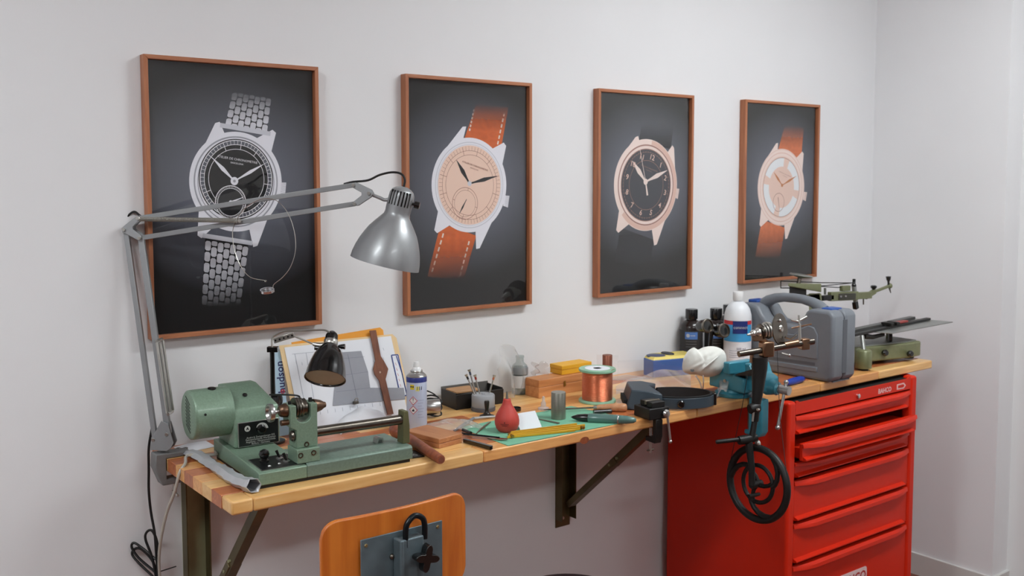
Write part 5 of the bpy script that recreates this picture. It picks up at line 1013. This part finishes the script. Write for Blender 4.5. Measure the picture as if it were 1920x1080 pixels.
# ------------------------------------------------------------------ teal bench vice
TEAL = mat('vice_teal', (58, 138, 158), .35, .15, var=.08, vs=30, coat=.3); VO = V((1.685, BYF, ZB)); VA = R(-4); vt = thing('bench_vice', 'teal cast iron bench vice clamped to the front of the bench', 'vice', VO, VA)
def v2(name, g, m, **k): return obj(name, g, m, vt, world=False, **k)
v2('base', G().rev([(.0, .0005), (.058, .0005), (.060, .004), (.060, .012), (.052, .016), (.05, .024), (.040, .028)], (.01, .055, 0), n=40), TEAL, smooth=45); v2('body', G().prism([(-.03, .024), (.125, .024), (.125, .075), (.118, .094), (.060, .094), (.045, .088), (-.03, .07)], -.038, .036, lambda a, b, n: (.005+n, a+.0, b)), TEAL, bevel=.006, seg=3)
v2('rear_jaw', G().box(-.055, .055, .012, .04, .08, .118), TEAL, bevel=.004); v2('front_jaw', G().prism([(-.075, .030), (-.012, .030), (-.012, .118), (-.035, .118), (-.050, .085), (-.075, .075)], -.045, .045, lambda a, b, n: (n+.03, a, b)), TEAL, bevel=.006, seg=3)
v2('front_boss', G().rev([(.026, 0), (.028, .006), (.024, .022), (.020, .034), (.022, .038), (.018, .044)], (.04, -.055, .046), (.25, -1, -.1), 32), TEAL, smooth=45); v2('spindle_head', G().cyl((.051, -.098, .043), (.059, -.132, .040), .0145, n=28), SIL); v2('tommy_bar', G().cyl((.059, -.118, .064), (.025, -.118, -.070), .0048, n=16), SIL); v2('bar_end', G().ball((.0245, -.118, -.073), .0075), SIL); v2('bar_end', G().ball((.0595, -.118, .066), .0075), SIL)
v2('clamp_leg', G().prism([(-.062, .004), (-.006, .004), (-.006, -.10), (.012, -.104), (.012, -.118), (-.05, -.118), (-.062, -.10)], -.016, .016, lambda a, b, n: (.03+n, a, b)), TEAL, bevel=.004); v2('clamp_screw', G().cyl((.03, .004, -.0335), (.03, .004, -.10), .006), STL); v2('body_bolt', G().rev([(.006, 0), (.006, .004), (0, .005)], (-.034, .05, .052), (-1, 0, .0), 12), SIL)
# ------------------------------------------------------------------ hand-driven turns held in the vice: spindle on top, flywheel below
TD = 3.0
def tq(x, y, dd=0): return Dp(x, y, TD+dd)
IRON = mat('black_iron', (26, 24, 23), .45, .35, var=.12, vs=40); BRN = mat('brown_nickel', (150, 118, 94), .3, 1, var=.1, vs=30)
tu = thing('hand_turns', 'hand cranked watchmaker turns with black flywheel held by the vice', 'hand turns', tq(1415, 850))
SAX = (tq(1520, 633, .05)-tq(1385, 664, -.02)).normalized()     # spindle direction
XO = tq(1432, 652)
obj('bed_bar', G().cyl(tq(1385, 664, -.02), tq(1525, 640, .06), .0095, n=28), STL, tu)
obj('saddle', G().box(-.020, .020, -.016, .016, -.026, .022).xf(M.Translation(tq(1437, 653, .008)) @ rotz(-YAW+.35)), BRN, tu, bevel=.006, seg=3)
obj('headstock', G().hull([tq(1412, 640, .006), tq(1440, 640, .006), tq(1440, 640, .03), tq(1412, 640, .03)], [tq(1408, 626, .006), tq(1428, 622, .006), tq(1428, 622, .03), tq(1408, 626, .03)]), BRN, tu, bevel=.002)
s0, s1 = tq(1400, 628), tq(1472, 612, .04); sa = (s1-s0).normalized()
obj('spindle', G().rev([(0, 0), (.0025, .002), (.004, .012), (.009, .016), (.011, .022), (.011, .026), (.007, .03), (.012, .034), (.014, .040), (.014, .044), (.009, .048), (.009, .12)], s0, sa, 32), NICK, tu)
pc = tq(1432, 621, .012)
for k, r_ in enumerate((.0245, .021, .0235, .0265, .024)):
    obj('pulley', G().rev([(.008, 0), (r_, .001), (r_*.93, .0035), (r_, .006), (.008, .007)], s0+sa*(.046+.0075*k), sa, 36), NICK if k else STL, tu, smooth=30)
fp = tq(1461, 617, .035)
obj('face_plate', G().rev([(.006, -.004), (.046, -.002), (.048, .0), (.048, .004), (.006, .006)], fp, (sa*.62-ND*.7).normalized(), 44), STL, tu, smooth=30); obj('plate_hub', G().rev([(.012, -.010), (.012, .0), (.008, .010)], fp, (sa*.62-ND*.7).normalized(), 24), NICK, tu)
for (x_, y_) in ((1462, 601), (1458, 633)): obj('plate_stud', G().ball(tq(x_, y_, .026), .005), CHROME, tu)
obj('runner', G().cyl(tq(1470, 648, .03), tq(1495, 643, .045), .0115, n=24), BRN, tu); obj('runner_block', G().box(-.014, .014, -.014, .014, -.016, .018).xf(M.Translation(tq(1507, 645, .055)) @ rotz(-.3)), BRN, tu, bevel=.003); obj('tool_rest_post', G().cyl(tq(1500, 640, .05), tq(1499, 607, .05), .0042, n=16), NICK, tu); obj('tool_rest', G().hull([tq(1484, 614, .03), tq(1522, 606, .07), tq(1522, 609, .07), tq(1484, 617, .03)], [tq(1484, 614, .04), tq(1522, 606, .08), tq(1522, 609, .08), tq(1484, 617, .04)]), BRN, tu, bevel=.001); obj('rest_screw', G().cyl(tq(1498, 607, .05), tq(1498, 591, .05), .0035, n=12), NICK, tu)
obj('wing_nut', G().tube([tq(1483, 600, .04), tq(1496, 603, .05), tq(1512, 594, .06)], [.002, .004, .0045], 10), NICK, tu); obj('lock_lever', G().cyl(tq(1466, 662, .0), tq(1480, 666, -.01), .0022, n=10), NICK, tu); obj('lever_ball', G().ball(tq(1480, 666, -.01), .0045), CHROME, tu); obj('carrier_pin', G().tube([tq(1472, 632, .04), tq(1482, 636, .045), tq(1494, 628, .05)], .003, 8), STL, tu)
# upright black arm
obj('arm', G().tube([tq(1424, 670, .005), tq(1424, 690, .005), tq(1421, 730, .0), tq(1417, 765, -.005), tq(1416, 790, -.005)], [.026, .024, .018, .013, .010], 14), IRON, tu, smooth=60); obj('arm_clip', G().tube([tq(1410, 660, 0), tq(1409, 680, 0)], .006, 10), BRN, tu); obj('joint', G().rev([(.014, -.016), (.016, -.012), (.016, .012), (.014, .016)], tq(1414, 765, -.008), SAX, 24), IRON, tu); obj('joint_screw', G().cyl(tq(1420, 768, -.03), tq(1423, 768, -.025), .004, n=12), NICK, tu)
obj('lower_arm', G().cyl(tq(1416, 785, -.005), tq(1409, 825, -.01), .0085, .0095, 16), IRON, tu); obj('adjust_rod', G().cyl(tq(1413, 772, -.02), tq(1411, 790, -.02), .0032, n=10), NICK, tu)
obj('yoke', G().tube([tq(1385, 826, -.02), tq(1400, 824, -.012), tq(1418, 820, 0)], [.013, .0145, .011], 16), IRON, tu, smooth=50); obj('handle_rod', G().tube([tq(1342, 829, -.04), tq(1345, 828.5, -.04), tq(1385, 824, -.02)], [.0045, .0065, .0065], 14), IRON, tu); obj('yoke_nut', G().rev([(.009, 0), (.011, .004), (.009, .010)], tq(1418, 832, .0), SAX, 16), NICK, tu)
# flywheel: oval in view, its axle along the spindle direction
WAX = (RT*.86 - FW*.42 + UP*.27).normalized(); WC = tq(1421, 907, .0)
wx = (UP-WAX*UP.dot(WAX)).normalized(); wy = WAX.cross(wx)
def wp_(r_, a_, h=0): return WC+wx*(r_*math.cos(a_))+wy*(r_*math.sin(a_))+WAX*h
WAX = (-FW*.6+RT*-.8).normalized(); wx = UP-WAX*UP.dot(WAX); wx.normalize(); wy = WAX.cross(wx)
WR = .108
fw_ = obj('flywheel_rim', G().tube([wp_(WR, 2*math.pi*i/56) for i in range(56)], .0112, 12, True), IRON, tu, smooth=60)
obj('crank_disc_rim', G().tube([wp_(.056, 2*math.pi*i/40) for i in range(40)], .0066, 10, True), IRON, fw_, smooth=60)
for k in range(3):
    a_ = k*2*math.pi/3+.55; obj('curved_spoke', G().tube([wp_(.054+(WR-.054)*t_, a_+1.0*t_**1.3) for t_ in [0, .2, .4, .6, .8, 1]], [.0095, .008, .0078, .0082, .0095, .011], 10), IRON, fw_, smooth=60)
for k in range(3):
    a_ = k*2*math.pi/3+.2; obj('inner_spoke', G().tube([wp_(.008+.047*t_, a_+.5*t_) for t_ in [0, .35, .7, 1]], [.008, .0066, .0062, .0072], 10), IRON, fw_, smooth=60)
obj('hub', G().cyl(wp_(0, 0, -.014), wp_(0, 0, .03), .011, n=20), IRON, fw_); obj('crank_handle', G().tube([wp_(.03, 3.5, .006), wp_(.03, 3.5, .02), wp_(.03, 3.5, .055)], [.005, .0058, .0062], 12), IRON, fw_)
top_ = tq(1404, 828, -.01); obj('fork_leg', G().tube([top_, wp_(.05, .0, .028), wp_(0, 0, .028)], [.0115, .010, .010], 14), IRON, tu, smooth=50)
obj('drive_cord', G().tube([tq(1421, 700, -.03)-RT*.03, tq(1392, 760, -.03), wp_(WR+.008, 1.3)], .0011, 6), CORD, tu); obj('drive_cord', G().tube([tq(1457, 650, .02), tq(1462, 780, -.03), wp_(WR+.008, -1.15)], .0009, 6), CORD, tu)
VC = rootmx(vt) @ V((-.015, .0, .10)); obj('tenon', G().hull([VC+V((-.03, -.008, -.02)), VC+V((.02, -.008, -.02)), VC+V((.02, .008, -.02)), VC+V((-.03, .008, -.02))], [tq(1418, 705, .02), tq(1430, 705, .02), tq(1430, 690, .03), tq(1418, 690, .03)]), IRON, tu)
# blue-handled tool near the vice
b0_, b1_ = Zp(1484, 716, ZB+.011), Zp(1513, 708, ZB+.012); bt = thing('blue_tool', 'dark blue plastic tool handle lying beside the grey case', 'tool', V((b0_.x, b0_.y, ZB))); e_ = (b1_-b0_).normalized()
obj('handle', G().rev([(0, -.03), (.008, -.028), (.0115, -.01), (.0125, .02), (.0115, .06), (.008, .075), (0, .078)], b0_, e_, 24), mat('blue_plastic', (30, 56, 150), .35, var=.03), bt, smooth=60); obj('cap', G().tube([b0_+e_*.01+V((0, .018, -.005)), b0_+e_*.06+V((0, .02, -.004))], .006, 10), clear('tool_cap', haze=.3), bt)
# ------------------------------------------------------------------ grey plastic machine case
CO = V((2.153, -.545, ZB)); CA = R(90); case_ = thing('tool_case', 'grey plastic tool case standing upright with blue latches', 'tool case', CO, R(0))
CG = mat('case_grey', (112, 117, 124), .42, var=.03, vs=30, bump=.05, bs=400); CG2 = mat('case_grey_dark', (84, 88, 94), .45, var=.03); CBL = mat('latch_blue', (30, 74, 150), .4, var=.03)
CO = V((2.105, -.572, ZB)); case_.location = CO
def co(name, g, m, par=None, **k): return obj(name, g, m, par or case_, world=False, **k)
TW = .135
sil = [(.0, .022), (.006, .008), (.018, .001), (.412, .001), (.426, .010), (.43, .025), (.43, .205), (.424, .225), (.405, .240), (.352, .243), (.325, .236), (.305, .205), (.285, .186), (.26, .180), (.165, .180), (.145, .188), (.128, .210), (.112, .240), (.095, .247), (.022, .247), (.007, .240), (.0, .225)]
co('shell_half', G().prism(sil, 0, TW*.5-.0012, lambda a, b, n: (n, a, b)), CG, bevel=.012, seg=4); co('shell_half', G().prism(sil, TW*.5+.0012, TW, lambda a, b, n: (n, a, b)), CG, bevel=.012, seg=4)
co('seam', G().prism([(a*.985+.003, b*.97+.003) for a, b in sil], TW*.5-.0014, TW*.5+.0014, lambda a, b, n: (n, a, b)), CG2)
co('handle', G().tube([(TW*.5, y_, z_) for y_, z_ in [(.085, .236), (.105, .250), (.135, .262), (.175, .269), (.215, .271), (.255, .269), (.295, .262), (.325, .250), (.345, .236)]], [.022, .021, .018, .0165, .016, .0165, .018, .021, .022], 16), CG, smooth=60)
for y_ in (.055, .375): co('latch', G().box(TW*.5-.030, TW*.5+.030, y_-.022, y_+.022, .238, .2515), CBL, bevel=.004)
pan = [(.06, .075), (.36, .075), (.36, .150), (.33, .165), (.30, .168), (.27, .15), (.16, .15), (.135, .172), (.10, .190), (.075, .185), (.06, .16)]
co('embossed_panel', G().prism(pan, -.0045, .002, lambda a, b, n: (n, a, b)), CG, bevel=.004, seg=3); co('lower_groove', G().prism([(.07, .052), (.36, .046), (.36, .056), (.07, .063)], -.0012, .001, lambda a, b, n: (n, a, b)), CG2); co('lower_rib', G().prism([(.06, .030), (.37, .024), (.37, .042), (.06, .048)], -.004, .002, lambda a, b, n: (n, a, b)), CG, bevel=.003)
co('end_groove', G().box(TW*.5-.012, TW*.5+.012, -.001, .003, .03, .215), CG2); co('foot', G().box(.02, TW-.02, .01, .03, -.0, .004), CG2)
# ------------------------------------------------------------------ olive pantograph engraving machine
OLG = mat('machine_olive', (116, 120, 86), .4, .2, var=.08, vs=60, coat=.15); OLK = mat('machine_black', (28, 28, 26), .45, .2, var=.1); PLT = mat('table_plate', (150, 152, 148), .38, .7, var=.06, vs=40)
en = thing('engraving_machine', 'olive green pantograph engraving machine at the right end of the bench', 'engraving machine', (2.60, -.40, ZB))
obj('base', G().prism([(2.42, -.44), (2.70, -.50), (2.78, -.50), (2.785, -.30), (2.42, -.27)], ZB+.014, ZB+.072, lambda a, b, n: (a, b, n)), OLG, en, bevel=.006, seg=3); obj('base_top', G().prism([(2.43, -.43), (2.70, -.485), (2.77, -.485), (2.775, -.31), (2.43, -.28)], ZB+.072, ZB+.076, lambda a, b, n: (a, b, n)), PLT, en)
obj('front_pillar', G().rev([(.028, 0), (.029, .003), (.029, .062), (.024, .068), (.009, .069)], (2.41, -.492, ZB+.008), n=36), OLG, en, smooth=50); obj('rear_foot', G().rev([(.022, 0), (.022, .008)], (2.74, -.47, ZB+.006)), OLK, en)
for (x_, y_) in ((2.41, -.492), (2.74, -.35), (2.46, -.3)): obj('rubber_foot', G().cyl((x_, y_, ZB+.0005), (x_, y_, ZB+.0135), .018, n=20), BLK, en)
obj('post', G().cyl((2.41, -.492, ZB+.07), (2.43, -.47, ZB+.121), .008, n=20), PLT, en); obj('post', G().cyl((2.72, -.40, ZB+.074), (2.72, -.40, ZB+.122), .012, n=20), OLG, en)
obj('table_plate', G().hull([(2.50, -.36, ZB+.122), (2.555, -.515, ZB+.122), (3.02, -.495, ZB+.122), (2.98, -.30, ZB+.122)], [(2.50, -.36, ZB+.126), (2.555, -.515, ZB+.126), (3.02, -.495, ZB+.126), (2.98, -.30, ZB+.126)]), PLT, en, bevel=.001)
obj('copy_rail', G().hull([(2.38, -.475, ZB+.124), (2.985, -.42, ZB+.127), (2.985, -.40, ZB+.127), (2.38, -.455, ZB+.124)], [(2.38, -.475, ZB+.133), (2.985, -.42, ZB+.136), (2.985, -.40, ZB+.136), (2.38, -.455, ZB+.133)]), OLK, en, bevel=.001); obj('copy_rail', G().hull([(2.40, -.44, ZB+.127), (2.93, -.385, ZB+.130), (2.93, -.36, ZB+.130), (2.40, -.41, ZB+.127)], [(2.40, -.44, ZB+.139), (2.93, -.385, ZB+.142), (2.93, -.36, ZB+.142), (2.40, -.41, ZB+.139)]), mat('rail_grey', (92, 92, 90), .4, .5), en, bevel=.001)
for x_ in (2.655, 2.695): obj('rail_stop', G().box(x_-.010, x_+.010, -.455, -.41, ZB+.136, ZB+.148), OLK, en, bevel=.002)
obj('red_label', G().box(2.735, 2.80, -.432, -.412, ZB+.1365, ZB+.1425), mat('label_dull_red', (160, 70, 66), .5), en)
obj('spindle_bracket', G().tube([(2.47, -.45, ZB+.115), (2.53, -.45, ZB+.105), (2.60, -.45, ZB+.108)], [.012, .008, .007], 10), OLK, en); obj('focus_wheel', G().rev([(.018, -.006), (.020, -.004), (.020, .004), (.018, .006)], (2.63, -.46, ZB+.098), (.6, -.7, 0), 28), OLK, en)
for (x_, z_) in ((2.565, ZB+.046), (2.69, ZB+.033)): obj('lever_knob', G().rev([(.007, 0), (.012, .006), (.013, .014), (.009, .02), (0, .021)], (x_, -.472 if x_ < 2.6 else -.50, z_), (-.2, -1, 0), 20), BAKE, en); obj('lever_rod', G().cyl((x_, -.44, z_), (x_, -.48, z_), .005), STL, en)
# column and pantograph arms at y = -.2
YE = -.2
def ye(x, y, dy=0): return Yp(x, y, YE+dy)
obj('column', G().hull([ye(1520, 680, -.03), ye(1550, 680, -.03), ye(1550, 680, .03), ye(1520, 680, .03)], [ye(1516, 550, -.03), ye(1540, 550, -.03), ye(1540, 550, .03), ye(1516, 550, .03)]), OLG, en, bevel=.004)
obj('motor_block', G().hull([ye(1480, 556, -.03), ye(1512, 556, -.03), ye(1512, 556, .05), ye(1480, 556, .05)], [ye(1480, 536, -.03), ye(1512, 536, -.03), ye(1512, 536, .05), ye(1480, 536, .05)]), OLK, en, bevel=.002); obj('head_top', G().hull([ye(1478, 537, -.05), ye(1540, 548, -.05), ye(1540, 548, .06), ye(1478, 537, .06)], [ye(1478, 531, -.05), ye(1540, 532, -.05), ye(1540, 532, .06), ye(1478, 531, .06)]), OLG, en, bevel=.003)
obj('head_body', G().hull([ye(1462, 565, -.03), ye(1540, 573, -.03), ye(1540, 573, .03), ye(1462, 565, .03)], [ye(1470, 558, -.03), ye(1538, 549, -.03), ye(1538, 549, .03), ye(1470, 558, .03)]), OLG, en, bevel=.004)
obj('top_wheel', G().rev([(.005, -.012), (.042, -.003), (.045, 0), (.042, .003), (.008, .005)], ye(1502, 516), (.1, -.1, 1), 36), PLT, en); obj('wheel_post', G().cyl(ye(1497, 532), ye(1501, 516), .008, n=14), STL, en)
obj('wire_frame', G().tube([ye(1464, 527), ye(1464, 540), ye(1482, 540)], .0022, 8), OLK, en); obj('wire_frame', G().tube([ye(1464, 527), ye(1540, 530), ye(1600, 530.5)], .0020, 8), OLK, en); obj('wire_frame', G().tube([ye(1540, 536), ye(1575, 533), ye(1602, 530)], .0018, 8), OLK, en); obj('wire_frame', G().tube([ye(1540, 537), ye(1570, 539), ye(1580, 539)], .0018, 8), OLK, en)
def bar2(a, b, w, t, m, name): 
    A, B = ye(*a), ye(*b); e = (B-A).normalized(); n = e.cross(V((0, 1, 0))).normalized()*w; k = V((0, t, 0)); return obj(name, G().hull([A-n-k, A+n-k, A+n+k, A-n+k], [B-n-k, B+n-k, B+n+k, B-n+k]), m, en, bevel=.002)
bar2((1540, 559), (1560, 557), .010, .01, OLK, 'joint'); bar2((1555, 556), (1606, 554), .018, .010, OLG, 'arm'); bar2((1568, 556), (1600, 555), .013, .013, mat('arm_scale', (70, 68, 58), .4, .4), 'arm_scale'); bar2((1600, 555), (1632, 553), .014, .009, OLG, 'arm'); bar2((1622, 557), (1640, 546), .010, .008, OLG, 'arm'); bar2((1636, 548), (1668, 536), .0055, .006, OLG, 'stylus_arm')
bar2((1577, 541), (1592, 540), .011, .008, OLG, 'arm_block'); bar2((1601, 536), (1605, 572), .0075, .007, PLT, 'tracer_bar'); bar2((1603, 566), (1605, 579), .010, .009, BAKE, 'tracer_tip'); obj('bar_cap', G().rev([(.009, 0), (.010, .006), (.006, .012), (.007, .03), (0, .032)], ye(1601, 537), (0, 0, 1), 18), BAKE, en)
obj('arm_knob', G().rev([(.005, 0), (.006, .008), (.012, .014), (.013, .022), (.008, .025), (0, .025)], ye(1638, 546), (0, 0, 1), 20), BAKE, en); obj('end_knuckle', G().ball(ye(1668, 536), .012), OLG, en); obj('stylus_knob', G().rev([(.004, 0), (.005, .016), (.009, .022), (.011, .036), (0, .038)], ye(1666, 534), (-.08, 0, 1), 18), BAKE, en); obj('stylus', G().cyl(ye(1667, 538), ye(1670, 549), .004, .002, 10), STL, en); obj('pin', G().cyl(ye(1619, 556), ye(1619, 571), .0035, .0025, 10), STL, en); obj('joint_post', G().cyl(ye(1547, 540), ye(1547, 552), .005), PLT, en); obj('arm_bolt', G().cyl(ye(1577, 556, -.016), ye(1577, 556, .0), .004), CHROME, en); obj('arm_bolt', G().cyl(ye(1586, 555.5, -.016), ye(1586, 555.5, .0), .004), CHROME, en); obj('knob_under', G().ball(ye(1546, 574), .010), BAKE, en)
# ------------------------------------------------------------------ work chair in front of the bench (its back towards us)
CHY = -.80; ch = thing('work_chair', 'workshop chair with orange plywood backrest and grey steel plate', 'chair', (.25, -.62, 0))
PLY = wood('ply_orange', (206, 118, 42), (184, 94, 28), 2, 9, .35, .3); CST = mat('chair_grey_steel', (92, 106, 112), .5, .35, var=.16, vs=25, bump=.08, bs=120)
bc_ = Yp(738, 1015, CHY); bw_, bh_ = .352, .205; zc_ = Yp(738, 950, CHY).z-bh_/2
bxc = (Yp(604, 1000, CHY).x+Yp(872, 1000, CHY).x)/2
def cb_(a, b, n):      # gently curved plywood panel
    return (bxc+a, CHY+n+.016*(a/.176)**2*1.0-.016, zc_+b)
rr = rrect(bw_, bh_, .035, 6); NB = 60; g = G()
# panel as a column grid so that it can bow
cols = []
for i in range(NB+1):
    a = -bw_/2+bw_*i/NB; e_ = max(0, abs(a)-(bw_/2-.038)); cut = .038-math.sqrt(max(0, .038**2-e_**2)); hh = bh_/2-cut
    cols.append((a, hh))
for n_ in (0, .011):
    for a, hh in cols:
        for k in range(5): g.v.append(V(cb_(a, -hh+2*hh*k/4, n_)))
W_ = (NB+1)*5
for i in range(NB):
    for k in range(4):
        p_ = i*5+k; g.f.append((p_, p_+1, p_+6, p_+5)); g.f.append((W_+p_, W_+p_+5, W_+p_+6, W_+p_+1))
    g.f.append((i*5, i*5+5, W_+i*5+5, W_+i*5)); g.f.append((i*5+4, W_+i*5+4, W_+i*5+9, i*5+9))
for k in range(4): g.f.append((k, W_+k, W_+k+1, k+1)); g.f.append((NB*5+k, NB*5+k+1, W_+NB*5+k+1, W_+NB*5+k))
obj('backrest', g, PLY, ch, bevel=.0035, seg=3)
py_ = CHY-.0175
pA, pB = Yp(675, 1012, py_), Yp(828, 975, py_); px0, px1 = pA.x, pB.x; pzt = (pA.z+Yp(820, 977, py_).z)/2
plt_ = obj('back_plate', G().box(px0, px1, py_-.003, py_, pzt-.15, pzt), CST, ch, bevel=.002)
for (x_, z_) in ((px0+.012, pzt-.014), (px1-.012, pzt-.012), (px0+.012, pzt-.085)): obj('screw', G().rev([(.004, 0), (.003, .0018), (0, .002)], (x_, py_-.003, z_), (0, -1, 0), 14), mat('old_brass', (150, 132, 92), .4, .8), plt_)
mx0 = Yp(757, 1030, py_-.02).x
obj('channel', G().box(mx0-.012, mx0+.045, py_-.028, py_-.0032, pzt-.17, pzt-.012), CST, ch, bevel=.003); obj('channel_edge', G().box(mx0-.016, mx0-.006, py_-.034, py_-.0032, pzt-.18, pzt-.010), CST, ch, bevel=.003)
obj('hook', G().tube(spline([(mx0+.004, py_-.022, pzt-.03), (mx0+.004, py_-.022, pzt+.006), (mx0+.010, py_-.022, pzt+.022), (mx0+.026, py_-.022, pzt+.032), (mx0+.044, py_-.022, pzt+.024), (mx0+.050, py_-.022, pzt+.008), (mx0+.050, py_-.022, pzt-.022)], 6), .0062, 12), mat('hook_black', (26, 30, 34), .3, .6, var=.2), ch)
kc_ = Yp(799, 1046, py_-.045); obj('knob_stem', G().cyl((kc_.x, py_-.005, kc_.z), (kc_.x, kc_.y, kc_.z), .008), STL, ch)
g = G(); n = 60; prf = []
for i in range(n):
    a = 2*math.pi*i/n; r_ = .0205+.0085*math.cos(4*a+.9); prf.append((r_*math.cos(a), r_*math.sin(a)))
obj('star_knob', G().prism(prf, -.009, .011, lambda a, b, nn: (kc_.x+a, kc_.y+nn, kc_.z+b)), BAKE, ch, bevel=.006, seg=3, smooth=60); obj('plate_bolt', G().ball((px0+.072, py_-.004, pzt-.05), .006, 12, 6), STL, ch)
obj('back_stem', G().box(mx0-.002, mx0+.030, py_-.018, py_-.006, .44, pzt-.12), CST, ch, bevel=.003)
obj('seat', G().prism(rrect(.38, .36, .06), 0, .014, lambda a, b, nn: (bxc+a, CHY+.20+b, .60+nn)), PLY, ch, bevel=.004, seg=3); obj('seat_bracket', G().box(bxc-.02, bxc+.02, CHY-.03, CHY+.22, .575, .599), CST, ch, bevel=.003); obj('stem_foot', G().box(mx0-.004, mx0+.032, py_-.022, py_+.02, .43, .60), CST, ch); obj('gas_column', G().cyl((bxc, CHY+.2, .1), (bxc, CHY+.2, .58), .022), CST, ch)
for k in range(5):
    a = k*2*math.pi/5+.3; e = V((math.cos(a), math.sin(a), 0)); c0_ = V((bxc, CHY+.2, .11)); obj('leg', G().tube([c0_, c0_+e*.15+V((0, 0, -.03)), c0_+e*.27+V((0, 0, -.075))], [.018, .015, .013], 10), CST, ch); obj('glide', G().cyl(c0_+e*.27+V((0, 0, -.11)), c0_+e*.27+V((0, 0, -.07)), .018, .014), BLK, ch)
# dark padded stool further along the bench
sq = Yp(1068, 1110, -.62); so_ = thing('round_stool', 'dark padded round stool just below the bench before the red cabinet', 'stool', (sq.x, sq.y, 0))
obj('seat_pad', G().rev([(.0, -.05), (.14, -.05), (.15, -.04), (.152, -.02), (.145, -.004), (.12, 0), (0, .002)], (sq.x, sq.y, sq.z-.004), n=40), mat('dark_vinyl', (38, 26, 30), .5, var=.06), so_, smooth=50); obj('column', G().cyl((sq.x, sq.y, .08), (sq.x, sq.y, sq.z-.05), .02), STL, so_)
for k in range(5):
    a = k*2*math.pi/5; e = V((math.cos(a), math.sin(a), 0)); c0_ = V((sq.x, sq.y, .09)); obj('leg', G().tube([c0_, c0_+e*.24+V((0, 0, -.05))], [.016, .012], 10), STL, so_); obj('castor', G().cyl(c0_+e*.24+V((0, -.012, -.065)), c0_+e*.24+V((0, .012, -.065)), .025), BLK, so_)
